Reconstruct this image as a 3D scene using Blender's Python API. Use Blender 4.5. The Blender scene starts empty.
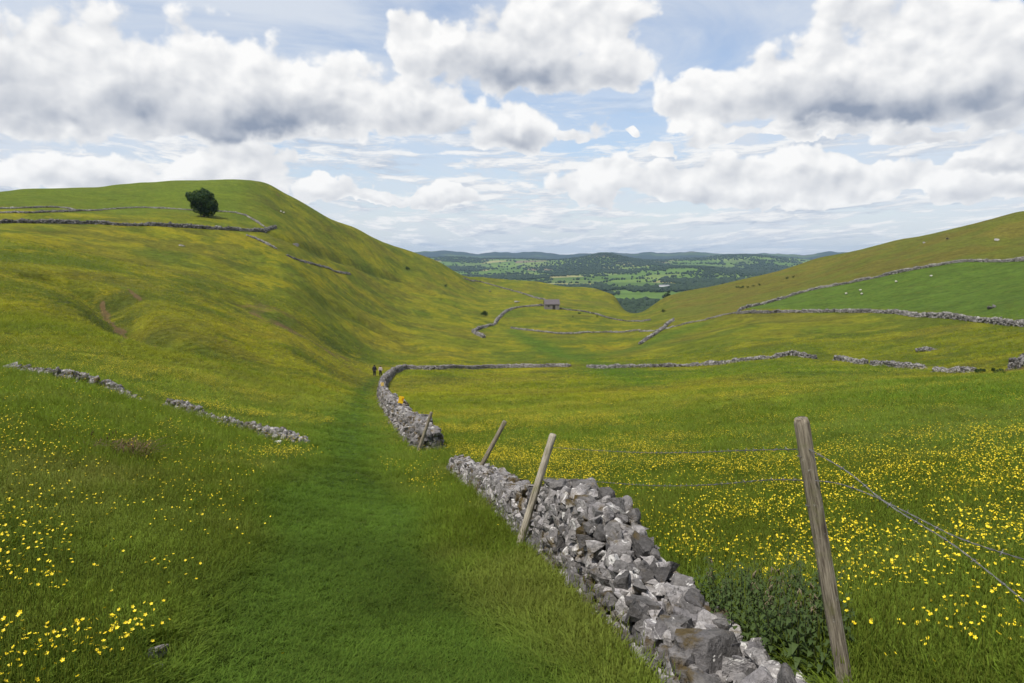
import bpy, math, random
import numpy as np
from mathutils import Vector, Matrix, Euler

random.seed(7)
R = math.radians
SC = bpy.context.scene
COL = SC.collection

# ------------------------------------------------------------------ camera
FPX, PITCH, CAMZ = 745.0, R(6.6), 1.65
cam_data = bpy.data.cameras.new("camera")
cam_data.sensor_width = 36.0
cam_data.lens = 36.0 * FPX / 1024.0
cam_data.clip_start = 0.05
cam_data.clip_end = 60000
cam = bpy.data.objects.new("camera", cam_data)
cam.location = (0, 0, CAMZ)
cam.rotation_euler = (R(90) - PITCH, 0, 0)
COL.objects.link(cam)
SC.camera = cam

# ------------------------------------------------------------------ light
SUN_AZ, SUN_EL = R(-142), R(57)          # azimuth from +Y towards +X
sun_d = bpy.data.lights.new("sun", "SUN")
sun_d.energy = 5.0
sun_d.angle = R(0.55)
sun_d.color = (1.0, 0.955, 0.88)
sun = bpy.data.objects.new("sun", sun_d)
sdir = Vector((math.sin(SUN_AZ) * math.cos(SUN_EL), math.cos(SUN_AZ) * math.cos(SUN_EL), math.sin(SUN_EL)))
sun.rotation_euler = (-sdir).to_track_quat('-Z', 'Y').to_euler()
sun.location = sdir * 300
COL.objects.link(sun)

SC.view_settings.view_transform = 'Standard'
SC.view_settings.look = 'None'
SC.view_settings.exposure = 0.0
SC.view_settings.gamma = 1.0
SC.render.engine = 'CYCLES'
SC.cycles.use_denoising = True
SC.cycles.use_adaptive_sampling = True
SC.cycles.adaptive_threshold = 0.025
SC.cycles.max_bounces = 5
SC.cycles.diffuse_bounces = 2
SC.cycles.transparent_max_bounces = 8
SC.cycles.volume_bounces = 0
SC.cycles.sample_clamp_indirect = 6.0


# ------------------------------------------------------------------ node helper
class NG:
    def __init__(self, tree):
        self.t = tree
        self.n = tree.nodes
        self.l = tree.links

    def node(self, kind, **kw):
        n = self.n.new(kind)
        for k, v in kw.items():
            setattr(n, k, v)
        return n

    def put(self, sock, v):
        if isinstance(v, bpy.types.NodeSocket):
            self.l.new(v, sock)
        elif v is not None:
            try:
                sock.default_value = v
            except Exception:
                sock.default_value = tuple(v) + (1.0,)

    def m(self, op, a, b=None, c=None, clamp=False):
        n = self.node('ShaderNodeMath', operation=op)
        n.use_clamp = clamp
        self.put(n.inputs[0], a)
        if b is not None:
            self.put(n.inputs[1], b)
        if c is not None:
            self.put(n.inputs[2], c)
        return n.outputs[0]

    def vm(self, op, a, b=None, scale=None):
        n = self.node('ShaderNodeVectorMath', operation=op)
        self.put(n.inputs[0], a)
        if b is not None:
            self.put(n.inputs[1], b)
        if scale is not None:
            self.put(n.inputs['Scale'], scale)
        return n.outputs[0]

    def xyz(self, x, y, z=0.0):
        n = self.node('ShaderNodeCombineXYZ')
        for s, v in zip(n.inputs, (x, y, z)):
            self.put(s, v)
        return n.outputs[0]

    def sep(self, v):
        n = self.node('ShaderNodeSeparateXYZ')
        self.put(n.inputs[0], v)
        return n.outputs

    def noise(self, vec, scale, detail=2.0, rough=0.5, color=False, dist=0.0):
        n = self.node('ShaderNodeTexNoise')
        self.put(n.inputs['Vector'], vec)
        self.put(n.inputs['Scale'], scale)
        n.inputs['Detail'].default_value = detail
        n.inputs['Roughness'].default_value = rough
        n.inputs['Distortion'].default_value = dist
        return n.outputs['Color' if color else 'Fac']

    def voro(self, vec, scale, feature='F1', out='Distance', smooth=None, rnd=1.0):
        n = self.node('ShaderNodeTexVoronoi', feature=feature)
        self.put(n.inputs['Vector'], vec)
        self.put(n.inputs['Scale'], scale)
        n.inputs['Randomness'].default_value = rnd
        if smooth is not None:
            n.inputs['Smoothness'].default_value = smooth
        return n.outputs[out]

    def step(self, v, lo, hi, a=0.0, b=1.0, smooth=True):
        n = self.node('ShaderNodeMapRange')
        n.interpolation_type = 'SMOOTHSTEP' if smooth else 'LINEAR'
        self.put(n.inputs[0], v)
        for i, q in enumerate((lo, hi, a, b)):
            self.put(n.inputs[1 + i], q)
        return n.outputs[0]

    def mix(self, f, a, b, mode='MIX'):
        n = self.node('ShaderNodeMix', data_type='RGBA', blend_type=mode)
        n.clamp_factor = True
        self.put(n.inputs[0], f)
        for s, v in ((n.inputs[6], a), (n.inputs[7], b)):
            if isinstance(v, bpy.types.NodeSocket):
                self.l.new(v, s)
            else:
                s.default_value = (v[0], v[1], v[2], 1.0)
        return n.outputs[2]

    def attr(self, name, kind='GEOMETRY', out='Fac'):
        n = self.node('ShaderNodeAttribute', attribute_type=kind, attribute_name=name)
        return n.outputs[out]

    def pos(self):
        return self.node('ShaderNodeNewGeometry').outputs['Position']

    def bump(self, h, strength=0.5, dist=0.05, normal=None):
        n = self.node('ShaderNodeBump')
        n.inputs['Strength'].default_value = strength
        self.put(n.inputs['Distance'], dist)
        self.put(n.inputs['Height'], h)
        if normal is not None:
            self.put(n.inputs['Normal'], normal)
        return n.outputs[0]


def new_mat(name):
    m = bpy.data.materials.new(name)
    m.use_nodes = True
    m.node_tree.nodes.clear()
    g = NG(m.node_tree)
    out = g.node('ShaderNodeOutputMaterial')
    return m, g, out


def principled(g, out, color, rough=0.8, normal=None, spec=0.3, metallic=0.0):
    b = g.node('ShaderNodeBsdfPrincipled')
    g.put(b.inputs['Base Color'], color if isinstance(color, bpy.types.NodeSocket) else tuple(color) + (1.0,))
    g.put(b.inputs['Roughness'], rough)
    b.inputs['Specular IOR Level'].default_value = spec
    b.inputs['Metallic'].default_value = metallic
    if normal is not None:
        g.put(b.inputs['Normal'], normal)
    g.l.new(b.outputs[0], out.inputs[0])
    return b


# ------------------------------------------------------------------ view rays (used once, to lay the place out)
def ray(px, py):
    """azimuth and slope (rise over run) of a sight line"""
    cx = np.asarray(px, float) - 512.0
    cy = 341.5 - np.asarray(py, float)
    y = FPX * math.cos(PITCH) + cy * math.sin(PITCH)
    z = -FPX * math.sin(PITCH) + cy * math.cos(PITCH)
    h = np.hypot(cx, y)
    return np.arctan2(cx, y), z / h


def project(x, y, z):
    z = z - CAMZ
    f = y * math.cos(PITCH) - z * math.sin(PITCH)
    u = y * math.sin(PITCH) + z * math.cos(PITCH)
    f = np.maximum(f, 1e-3)
    return 512 + FPX * x / f, 341.5 - FPX * u / f


def at(px, py, d):
    a, e = ray(px, py)
    return Vector((d * math.sin(a), d * math.cos(a), CAMZ + d * e))


# ------------------------------------------------------------------ world: Nishita sky with cumulus and high veil
world = bpy.data.worlds.new("World")
SC.world = world
world.use_nodes = True
world.node_tree.nodes.clear()
g = NG(world.node_tree)
wout = g.node('ShaderNodeOutputWorld')
sky = g.node('ShaderNodeTexSky', sky_type='NISHITA')
sky.sun_disc = False
sky.sun_elevation = SUN_EL
sky.sun_rotation = SUN_AZ
sky.altitude = 300
sky.air_density = 1.0
sky.dust_density = 1.2
sky.ozone_density = 1.6
SKY_STRENGTH = 0.148
D = g.node('ShaderNodeTexCoord').outputs['Generated']
dx, dy, dz = g.sep(D)
az = g.m('ARCTAN2', dx, dy)
el = g.m('ARCSINE', dz)
P0 = g.xyz(az, el, 0.0)
# warp so that the outlines billow
w1 = g.vm('SUBTRACT', g.noise(P0, 9.0, 3.0, 0.55, color=True), (0.5, 0.5, 0.5))
w2 = g.vm('SUBTRACT', g.noise(P0, 34.0, 3.0, 0.55, color=True), (0.5, 0.5, 0.5))
P = g.vm('ADD', P0, g.vm('SCALE', w1, scale=0.075))
P = g.vm('ADD', P, g.vm('SCALE', w2, scale=0.030))
pu, pv, _ = g.sep(P)
# px, py (base line), half width, height above base, depth below base, darkness of its base
CLOUDS = [
    (228, 116, 150, 96, 24, 1.05), (180, 80, 80, 40, 30, 0.1), (110, 112, 100, 46, 28, 0.9), (335, 112, 75, 62, 30, 0.5), (415, 122, 100, 50, 30, 0.45), (25, 112, 60, 36, 26, 0.7),
    (60, 62, 95, 56, 24, 0.55), (-10, 70, 90, 60, 40, 0.6), (-120, 90, 120, 80, 40, 0.7),
    (520, 74, 115, 80, 26, 1.0), (610, 60, 62, 46, 34, 0.5), (440, 50, 55, 44, 30, 0.3), (505, 132, 66, 38, 24, 0.8), (560, 30, 100, 60, 40, 0.2),
    (872, 104, 150, 84, 26, 1.25), (755, 98, 92, 46, 30, 0.5), (890, 52, 95, 66, 40, 0.1), (700, 92, 50, 34, 22, 0.3), (1000, 90, 80, 66, 44, 0.8), (1130, 60, 150, 110, 60, 0.8),
    (660, 151, 17, 15, 7, 0.15), (585, 134, 40, 16, 8, 0.35), (630, 135, 16, 9, 5, 0.3),
    (598, 190, 52, 36, 14, 0.25), (690, 190, 95, 30, 14, 0.3), (785, 189, 90, 40, 15, 0.35), (900, 189, 95, 24, 14, 0.35), (975, 188, 70, 32, 15, 0.4),
    (1000, 160, 60, 22, 12, 0.7), (790, 135, 100, 13, 9, 0.35), (930, 140, 60, 12, 8, 0.4),
    (235, 176, 66, 36, 14, 0.3), (95, 178, 95, 26, 14, 0.4), (320, 192, 48, 22, 9, 0.35), (450, 200, 42, 14, 6, 0.3), (375, 196, 36, 12, 6, 0.3),
]
F = None
K = None
for (cx_, cy_, hw, up, dn, dark) in CLOUDS:
    a0, e0 = ray(cx_, cy_)
    a0, e0 = float(a0), math.atan(float(e0))
    qx = g.m('MULTIPLY', g.m('SUBTRACT', pu, a0), FPX / hw)
    dv = g.m('SUBTRACT', pv, e0)
    qa = g.m('MULTIPLY', g.m('MAXIMUM', dv, 0.0), FPX / up)
    qb = g.m('MULTIPLY', g.m('MINIMUM', dv, 0.0), FPX / dn)
    qy = g.m('ADD', qa, qb)
    r2 = g.m('MULTIPLY_ADD', qx, qx, g.m('MULTIPLY', qy, qy))
    f = g.m('SUBTRACT', 1.0, r2)
    # shade of the flat underside
    s = g.m('MULTIPLY', g.m('MULTIPLY', g.step(dv, 0.42 * up / FPX, -0.6 * dn / FPX), g.step(r2, 1.1, 0.2)), dark)
    if F is None:
        F, K = f, s
    else:
        F = g.m('SMOOTH_MAX', F, f, 0.18)
        K = g.m('MAXIMUM', K, s)
F = g.m('MAXIMUM', F, -1.2)
# generic cover for the parts of the sky beyond the listed clouds (behind and above)
cap = g.noise(g.vm('MULTIPLY', D, (1.0, 1.0, 2.2)), 2.6, 6.0, 0.55)
away = g.m('MAXIMUM', g.step(g.m('ABSOLUTE', az), 0.78, 1.15), g.step(el, 0.42, 0.62))
Fc = g.m('MULTIPLY_ADD', away, 3.0, -3.0)
Fc = g.m('ADD', Fc, g.m('MULTIPLY', g.m('SUBTRACT', cap, 0.50), 5.0))
F = g.m('MAXIMUM', F, Fc)
K = g.m('MAXIMUM', K, g.m('MULTIPLY', away, g.step(cap, 0.5, 0.75, 0.0, 0.7)))
# billows
Pz = g.xyz(az, g.m('MULTIPLY', el, 1.15), 0.0)
wz = g.vm('SUBTRACT', g.noise(Pz, 16.0, 3.0, 0.5, color=True), (0.5, 0.5, 0.5))
Pz = g.vm('ADD', Pz, g.vm('SCALE', wz, scale=0.022))
def puff(vec, d1):
    a = g.noise(vec, 9.0, d1, 0.56)
    b = g.voro(vec, 22.0, 'SMOOTH_F1', smooth=0.9)
    b2 = g.voro(vec, 55.0, 'SMOOTH_F1', smooth=0.8)
    q = g.m('ADD', g.m('MULTIPLY', g.m('SUBTRACT', 0.42, b), 0.34), g.m('MULTIPLY', g.m('SUBTRACT', 0.42, b2), 0.13))
    return g.m('ADD', a, q)
n0 = puff(Pz, 7.0)
ns = puff(Pz, 4.5)
n1 = puff(g.vm('ADD', Pz, (-0.008, 0.015, 0.0)), 4.5)
dens = g.m('ADD', F, g.m('MULTIPLY', g.m('SUBTRACT', n0, 0.558), 2.5))
alpha = g.step(dens, 0.0, g.m('MULTIPLY_ADD', g.step(pv, 0.25, 0.05), -0.10, 0.32))
relief = g.m('MULTIPLY', g.m('SUBTRACT', ns, n1), 1.55)
big = g.noise(Pz, 5.0, 4.0, 0.5)
thick = g.step(dens, 0.15, 1.1)
shade = g.m('MULTIPLY', K, g.m('MULTIPLY_ADD', thick, 0.75, 0.25))
shade = g.m('MULTIPLY', shade, g.m('MULTIPLY_ADD', big, 0.9, 0.55))
shade = g.m('ADD', shade, g.m('MULTIPLY', g.m('SUBTRACT', big, 0.50), 0.18))
lit = g.m('ADD', g.m('SUBTRACT', 0.88, g.m('MULTIPLY', shade, 0.82)), relief)
ccol = g.mix(g.step(lit, 0.05, 1.0, 0.0, 1.0, False), (0.29, 0.34, 0.44), (1.0, 0.995, 0.985))
# low stratus streaks and small far cumulus towards the horizon
ef = g.m('POWER', g.m('MAXIMUM', g.m('ADD', el, 0.012), 0.001), 0.55)
st = g.xyz(g.m('DIVIDE', az, g.m('MULTIPLY_ADD', ef, 0.55, 0.035)), g.m('MULTIPLY', ef, 17.0), 3.0)
st = g.vm('ADD', st, g.vm('SCALE', g.vm('SUBTRACT', g.noise(st, 2.0, 3.0, 0.6, color=True), (0.5, 0.5, 0.5)), scale=0.45))
sn = g.m('ADD', g.noise(st, 1.9, 8.0, 0.66), g.m('MULTIPLY', g.m('SUBTRACT', 0.42, g.voro(st, 3.4, 'SMOOTH_F1', smooth=0.7)), 0.16))
sn2 = g.noise(g.vm('ADD', st, (-0.08, 0.17, 0.0)), 1.9, 6.0, 0.60)
salpha = g.m('MULTIPLY', g.step(sn, 0.42, 0.56), g.step(el, 0.24, 0.11))
scol = g.mix(g.m('ADD', 0.62, g.m('MULTIPLY', g.m('SUBTRACT', sn, sn2), 4.2), clamp=True), (0.52, 0.585, 0.69), (0.95, 0.95, 0.945))
# high thin veil
vn = g.noise(g.xyz(g.m('MULTIPLY', az, 2.0), g.m('MULTIPLY', el, 5.5), 7.0), 1.5, 7.0, 0.58, dist=0.8)
valpha = g.step(vn, 0.30, 0.64, 0.25, 0.95)
skyc = g.vm('SCALE', sky.outputs[0], scale=SKY_STRENGTH)
skyc = g.vm('MULTIPLY', skyc, (1.0, 1.0, 1.04))
c = g.mix(valpha, skyc, (0.70, 0.755, 0.84))
c = g.mix(g.step(el, 0.14, 0.0, 0.0, 0.60), c, (0.79, 0.835, 0.885))
c = g.mix(salpha, c, scol)
c = g.mix(alpha, c, ccol)
c = g.mix(g.step(dz, 0.0, -0.02), c, (0.10, 0.12, 0.06))
bg = g.node('ShaderNodeBackground')
g.l.new(c, bg.inputs[0])
bg.inputs[1].default_value = 1.0
g.l.new(bg.outputs[0], wout.inputs[0])
try:
    world.cycles.sampling_method = 'MANUAL'
    world.cycles.sample_map_resolution = 512
except Exception:
    pass


# ------------------------------------------------------------------ numpy helpers
def _hash(ix, iy, seed):
    h = (ix.astype(np.int64) * 374761393 + iy.astype(np.int64) * 668265263 + seed * 974711) & 0x7fffffff
    h = ((h ^ (h >> 13)) * 1274126177) & 0x7fffffff
    h = ((h ^ (h >> 16)) * 1103515245) & 0x7fffffff
    return ((h >> 8) & 0xffff) / 65535.0


def vnoise(x, y, seed=0):
    x = np.asarray(x, float); y = np.asarray(y, float)
    ix = np.floor(x); iy = np.floor(y)
    fx = x - ix; fy = y - iy
    fx = fx * fx * fx * (fx * (fx * 6 - 15) + 10); fy = fy * fy * fy * (fy * (fy * 6 - 15) + 10)
    a = _hash(ix, iy, seed); b = _hash(ix + 1, iy, seed); c_ = _hash(ix, iy + 1, seed); d_ = _hash(ix + 1, iy + 1, seed)
    return (a * (1 - fx) + b * fx) * (1 - fy) + (c_ * (1 - fx) + d_ * fx) * fy


def fbm(x, y, octv=4, seed=0, gain=0.5):
    s = 0.0; a = 1.0; t = 0.0
    c_, s_ = math.cos(0.6), math.sin(0.6)
    for o in range(octv):
        s = s + a * vnoise(x, y, seed + o * 17)
        t += a; a *= gain
        x, y = (x * c_ - y * s_) * 2.03 + 11.3, (x * s_ + y * c_) * 2.03 - 7.1
    return s / t


def sstep(v, lo, hi):
    t = np.clip((v - lo) / (hi - lo), 0, 1)
    return t * t * (3 - 2 * t)


def seg_dist(x, y, pts):
    """distance to a polyline and the running parameter"""
    best = np.full(np.shape(x), 1e9); par = np.zeros(np.shape(x))
    for i in range(len(pts) - 1):
        ax, ay = pts[i][:2]; bx, by = pts[i + 1][:2]
        vx, vy = bx - ax, by - ay
        L2 = vx * vx + vy * vy + 1e-12
        t = np.clip(((x - ax) * vx + (y - ay) * vy) / L2, 0, 1)
        dd = np.hypot(x - ax - t * vx, y - ay - t * vy)
        m_ = dd < best
        best = np.where(m_, dd, best); par = np.where(m_, i + t, par)
    return best, par


def in_poly(x, y, pts):
    """signed distance to a polygon, positive inside"""
    ins = np.zeros(np.shape(x), bool)
    n = len(pts)
    for i in range(n):
        ax, ay = pts[i][:2]; bx, by = pts[(i + 1) % n][:2]
        cr = ((ay > y) != (by > y)) & (x < (bx - ax) * (y - ay) / (by - ay + 1e-12) + ax)
        ins ^= cr
    dd, _ = seg_dist(x, y, list(pts) + [pts[0]])
    return np.where(ins, dd, -dd)


def np_mesh(name, verts, faces, attrs=None, smooth=True):
    """faces: list of integer arrays (n,3) or (n,4); attrs: name -> (n,) or (n,3) per point"""
    me = bpy.data.meshes.new(name)
    verts = np.asarray(verts, np.float32)
    me.vertices.add(len(verts))
    me.vertices.foreach_set("co", verts.ravel())
    faces = [np.asarray(f, np.int32) for f in faces if len(f)]
    idx = np.concatenate([f.ravel() for f in faces])
    sizes = np.concatenate([np.full(len(f), f.shape[1], np.int32) for f in faces])
    starts = np.concatenate([[0], np.cumsum(sizes)[:-1]]).astype(np.int32)
    me.loops.add(len(idx))
    me.loops.foreach_set("vertex_index", idx)
    me.polygons.add(len(sizes))
    me.polygons.foreach_set("loop_start", starts)
    me.polygons.foreach_set("loop_total", sizes)
    me.polygons.foreach_set("use_smooth", np.full(len(sizes), smooth, bool))
    me.update(calc_edges=True)
    for k, a in (attrs or {}).items():
        a = np.asarray(a, np.float32)
        if a.ndim == 2:
            at_ = me.attributes.new(k, 'FLOAT_COLOR', 'POINT')
            at_.data.foreach_set("color", np.concatenate([a, np.ones((len(a), 1), np.float32)], 1).ravel())
        else:
            at_ = me.attributes.new(k, 'FLOAT', 'POINT')
            at_.data.foreach_set("value", a.ravel())
    return me


def link(name, me, mat=None, parent=None, loc=None):
    o = bpy.data.objects.new(name, me)
    if mat is not None and me is not None and not me.materials:
        me.materials.append(mat)
    COL.objects.link(o)
    if parent is not None:
        o.parent = parent
    if loc is not None:
        o.location = loc
    return o


def tag(o, label=None, cat=None, group=None, kind=None):
    if label: o["label"] = label
    if cat: o["category"] = cat
    if group: o["group"] = group
    if kind: o["kind"] = kind
    return o


def empty(name, loc, rz=0.0):
    o = bpy.data.objects.new(name, None)
    o.empty_display_size = 0.2
    o.location = loc
    o.rotation_euler = (0, 0, rz)
    COL.objects.link(o)
    return o


# ------------------------------------------------------------------ terrain
# each column: image column, then (image row, distance in metres) from the feet to the skyline; the last entry is the crest
PROFILE = {
    0: [(683, 3.6), (600, 5.1), (500, 8.3), (440, 13.5), (400, 21), (370, 34), (340, 55), (300, 95), (270, 130), (245, 175), (221, 240), (207, 290), (193, 420)],
    100: [(683, 3.7), (600, 5.3), (500, 8.8), (440, 15), (400, 24.5), (380, 34), (350, 57), (310, 98), (275, 145), (250, 190), (223, 255), (208, 320), (187, 430)],
    160: [(683, 3.75), (600, 5.4), (500, 9.4), (445, 16.5), (410, 27), (385, 40), (355, 63), (315, 105), (283, 148), (256, 196), (225, 266), (210, 318), (181.8, 436)],
    200: [(683, 3.8), (600, 5.5), (500, 9.8), (450, 16.5), (415, 28), (390, 42), (360, 67), (320, 110), (290, 150), (260, 200), (227, 275), (216, 305), (181, 440)],
    265: [(683, 3.9), (600, 5.6), (500, 10.5), (450, 19), (430, 26), (400, 46), (370, 77), (340, 115), (300, 170), (270, 218), (229, 300), (205, 370), (184, 450)],
    283: [(600, 5.7), (500, 10.7), (440, 22.4), (400, 48), (370, 82), (340, 118), (300, 176), (265, 232), (228, 322), (206, 410), (193.5, 452)],
    300: [(600, 5.7), (500, 10.9), (440, 22.5), (400, 50), (370, 87), (330, 145), (290, 205), (255, 280), (225, 380), (202, 455)],
    350: [(683, 4.0), (600, 5.8), (500, 11.5), (450, 22.5), (420, 40), (400, 64), (380, 108), (360, 150), (330, 203), (300, 263), (270, 345), (245, 430), (226, 500)],
    400: [(683, 4.05), (600, 5.8), (500, 11.9), (450, 24), (430, 37), (400, 74), (375, 135), (355, 188), (330, 258), (300, 350), (275, 450), (248, 560)],
    440: [(600, 5.8), (500, 11.9), (450, 24), (425, 42), (400, 75), (375, 133), (350, 205), (325, 290), (300, 395), (280, 500), (262.5, 600)],
    480: [(683, 4.05), (600, 5.8), (500, 11.6), (460, 20), (430, 38), (400, 73), (368, 178), (345, 240), (333, 280), (320, 340), (307, 420), (295, 520), (284, 640), (277, 700)],
    540: [(600, 5.6), (530, 9.0), (490, 13), (450, 24), (420, 45), (390, 90), (366, 177), (345, 240), (330, 300), (310, 405), (302, 450), (292, 590), (282, 720)],
    600: [(683, 3.95), (620, 5.1), (560, 7.3), (500, 11.9), (450, 23.5), (410, 55), (366, 168), (345, 245), (330, 305), (315, 390), (306, 470), (300, 570), (291.5, 690)],
    570: [(600, 5.6), (500, 12), (450, 24), (420, 45), (390, 88), (366, 172), (345, 242), (330, 303), (312, 400), (304, 460), (296, 585), (287, 710)],
    617: [(600, 5.6), (500, 11.8), (450, 23), (410, 54), (366, 164), (345, 250), (328, 318), (318, 390), (311, 450), (304, 570), (299.5, 620)],
    635: [(600, 5.6), (500, 11.7), (450, 22.5), (410, 52), (366, 160), (340, 255), (326, 330), (319, 400), (314.5, 500)],
    660: [(600, 5.5), (500, 11.6), (450, 22), (410, 50), (366, 157), (345, 220), (326, 300), (316, 370), (306, 470), (301, 560)],
    700: [(683, 3.85), (600, 5.5), (500, 11.4), (450, 21.5), (410, 46), (366, 152), (345, 200), (325, 280), (313, 340), (303, 420), (289, 560)],
    740: [(600, 5.5), (500, 11.2), (450, 21), (410, 44), (380, 88), (360, 145), (335, 210), (312, 290), (307, 320), (293, 430), (279.5, 540)],
    820: [(683, 3.6), (600, 5.2), (500, 10.5), (450, 19), (410, 38), (380, 77), (357, 142), (335, 193), (311, 262), (289, 345), (270, 460), (257.5, 530)],
    900: [(600, 5.2), (500, 10), (450, 17.5), (410, 34), (385, 61), (366, 115), (345, 157), (313, 230), (290, 285), (270, 345), (250, 440), (239.5, 500)],
    960: [(600, 5.2), (500, 9.8), (450, 16.8), (410, 32), (385, 57), (369, 100), (345, 140), (318, 195), (290, 257), (261, 330), (240, 410), (227, 470)],
    1024: [(683, 3.7), (600, 5.2), (500, 9.5), (450, 16), (410, 30), (385, 53), (368, 86), (345, 121), (323, 162), (290, 228), (258, 310), (235, 385), (212, 450)],
}
def _shift(src, dpy, k):
    return [(p + dpy * min(1, max(0, (480 - p) / 250)), d * k) for p, d in PROFILE[src]]
PROFILE[-170] = _shift(0, 16, 0.92)
PROFILE[-380] = _shift(0, 24, 0.85)
PROFILE[1200] = _shift(1024, -40, 0.93)
PROFILE[1420] = _shift(1024, -70, 0.86)

ca, cv, cw = [], [], []
def ctl(a, d, e):
    ca.append(a); cv.append(math.log(d)); cw.append(e + CAMZ / d)
for px, rows in PROFILE.items():
    for k, (py, d) in enumerate(rows):
        a, e = ray(px, py)
        ctl(float(a), d, float(e))
    a, e = float(a), float(e)
    if not (600 < px < 700):
        ctl(a, d * 1.10, e - 0.006)
    ctl(a, d * 1.28, min(e - 0.035, e * 0.5 - 0.045))
    ctl(a, d * 1.7, min(e - 0.10, -0.13))
    ctl(a, 1900, -0.16)
    ctl(a, 2.0, -CAMZ / 2.0 - 0.10)
    ctl(a, 0.5, -CAMZ / 0.5 - 0.04)
ca = np.array(ca); cv = np.array(cv); cw = np.array(cw)
AS = 4.0
def _tps(r2):
    return 0.5 * r2 * np.log(r2 + 1e-12)
N = len(ca)
A = _tps(((ca[:, None] - ca[None]) * AS) ** 2 + (cv[:, None] - cv[None]) ** 2)
A[np.arange(N), np.arange(N)] += 1e-4
Pm = np.stack([np.ones(N), ca * AS, cv], 1)
M = np.block([[A, Pm], [Pm.T, np.zeros((3, 3))]])
sol = np.linalg.solve(M, np.concatenate([cw, np.zeros(3)]))
GA = np.linspace(-0.86, 0.86, 241)
GV = np.linspace(math.log(0.4), math.log(1900), 281)
GW = np.zeros((len(GV), len(GA)))
for j, v in enumerate(GV):
    r2 = ((GA[:, None] - ca[None]) * AS) ** 2 + (v - cv[None]) ** 2
    GW[j] = _tps(r2) @ sol[:N] + sol[N] + sol[N + 1] * GA * AS + sol[N + 2] * v


def _cubic(t):
    return (-0.5 * t + t * t - 0.5 * t ** 3, 1 - 2.5 * t * t + 1.5 * t ** 3, 0.5 * t + 2 * t * t - 1.5 * t ** 3, -0.5 * t * t + 0.5 * t ** 3)


def slope_at(a, v):
    fa = np.clip((a - GA[0]) / (GA[1] - GA[0]), 1, len(GA) - 2.001)
    fv = np.clip((v - GV[0]) / (GV[1] - GV[0]), 1, len(GV) - 2.001)
    ia = np.floor(fa).astype(int); iv = np.floor(fv).astype(int)
    wa = _cubic(fa - ia); wv = _cubic(fv - iv)
    out = 0.0
    for j in range(4):
        row = 0.0
        for i in range(4):
            row = row + wa[i] * GW[np.clip(iv + j - 1, 0, len(GV) - 1), np.clip(ia + i - 1, 0, len(GA) - 1)]
        out = out + wv[j] * row
    return out


def base_height(x, y):
    x = np.asarray(x, float); y = np.asarray(y, float)
    d = np.maximum(np.hypot(x, y), 0.3)
    a = np.arctan2(x, y)
    w = slope_at(np.clip(a, -0.84, 0.84), np.log(d))
    # round the back of the viewpoint the hill simply carries on upwards
    t = sstep(np.abs(a), 0.85, 2.0)
    w = w * (1 - t) + (0.06 - 0.10 * sstep(d, 60, 500)) * t
    return d * w


def bumps(x, y):
    d = np.hypot(x, y)
    z = 0.035 * (fbm(x / 0.9, y / 0.9, 2, 3) - 0.5) * sstep(d, 40, 20)
    z = z + 0.16 * (fbm(x / 4.5, y / 4.5, 3, 5) - 0.5) * sstep(d, 1.5, 8) * sstep(d, 160, 70)
    z = z + 0.9 * (fbm(x / 19, y / 19, 3, 9) - 0.5) * sstep(d, 12, 60)
    z = z + 3.4 * (fbm(x / 62, y / 62, 3, 12) - 0.5) * sstep(d, 60, 200) * (1 - sstep(d, 280, 390))
    return z


FEATURES = []      # (polyline in metres, width, depth)
def ground(x, y):
    z = base_height(x, y) + bumps(x, y)
    for pts, wd, dep in FEATURES:
        dd, par = seg_dist(x, y, pts)
        fade = sstep(par, 0, 0.5) * sstep(par, len(pts) - 1, len(pts) - 1.5)
        z = z + dep * np.exp(-(dd / wd) ** 2) * fade
    return z


SCAN = np.exp(np.linspace(math.log(1.2), math.log(1500), 1500))
def hit(px, py):
    """where the sight line through an image point first meets the ground"""
    a, e = ray(px, py)
    a, e = float(a), float(e)
    x = SCAN * math.sin(a); y = SCAN * math.cos(a)
    eg = (ground(x, y) - CAMZ) / SCAN
    k = np.nonzero(eg >= e)[0]
    if len(k) == 0:
        k = int(np.argmax(eg)); d = SCAN[k]
    else:
        k = int(k[0])
        if k == 0: d = SCAN[0]
        else:
            t = (e - eg[k - 1]) / (eg[k] - eg[k - 1] + 1e-12)
            d = SCAN[k - 1] + t * (SCAN[k] - SCAN[k - 1])
    X, Y = d * math.sin(a), d * math.cos(a)
    return Vector((X, Y, float(ground(np.array([X]), np.array([Y]))[0])))


def gz(x, y):
    return float(ground(np.array([float(x)]), np.array([float(y)]))[0])


def world_line(pts):
    return [tuple(hit(*p)[:2]) for p in pts]

# ------------------------------------------------------------------ where things lie (image outline -> metres)
PATH_POLY = world_line([(-150, 1100), (60, 800), (140, 690), (175, 630), (215, 575), (255, 520), (290, 470), (318, 425), (340, 400), (357, 386), (366, 380), (372, 376.5), (382, 376.5),
                        (379, 384), (374, 392), (374, 402), (377, 418), (384, 440), (395, 470), (412, 505), (448, 550), (502, 610), (575, 690), (640, 800), (800, 1100)])
BRIGHT_POLY = world_line([(742, 309), (800, 292), (844, 283.5), (894, 273), (940, 264.5), (962, 261), (997, 261), (1040, 259), (1110, 250), (1110, 340), (1024, 322), (960, 315.5), (930, 313), (880, 309.5), (850, 309.5)])
MEADOW_POLY = world_line([(680, 690), (640, 655), (575, 590), (520, 535), (470, 480), (440, 448), (402, 415), (388, 396), (387, 388), (405, 370.5), (480, 369.5), (570, 368.5), (650, 368), (705, 366), (770, 359), (800, 357), (866, 365), (922, 369), (1000, 374), (1200, 352), (1300, 690)])
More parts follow.
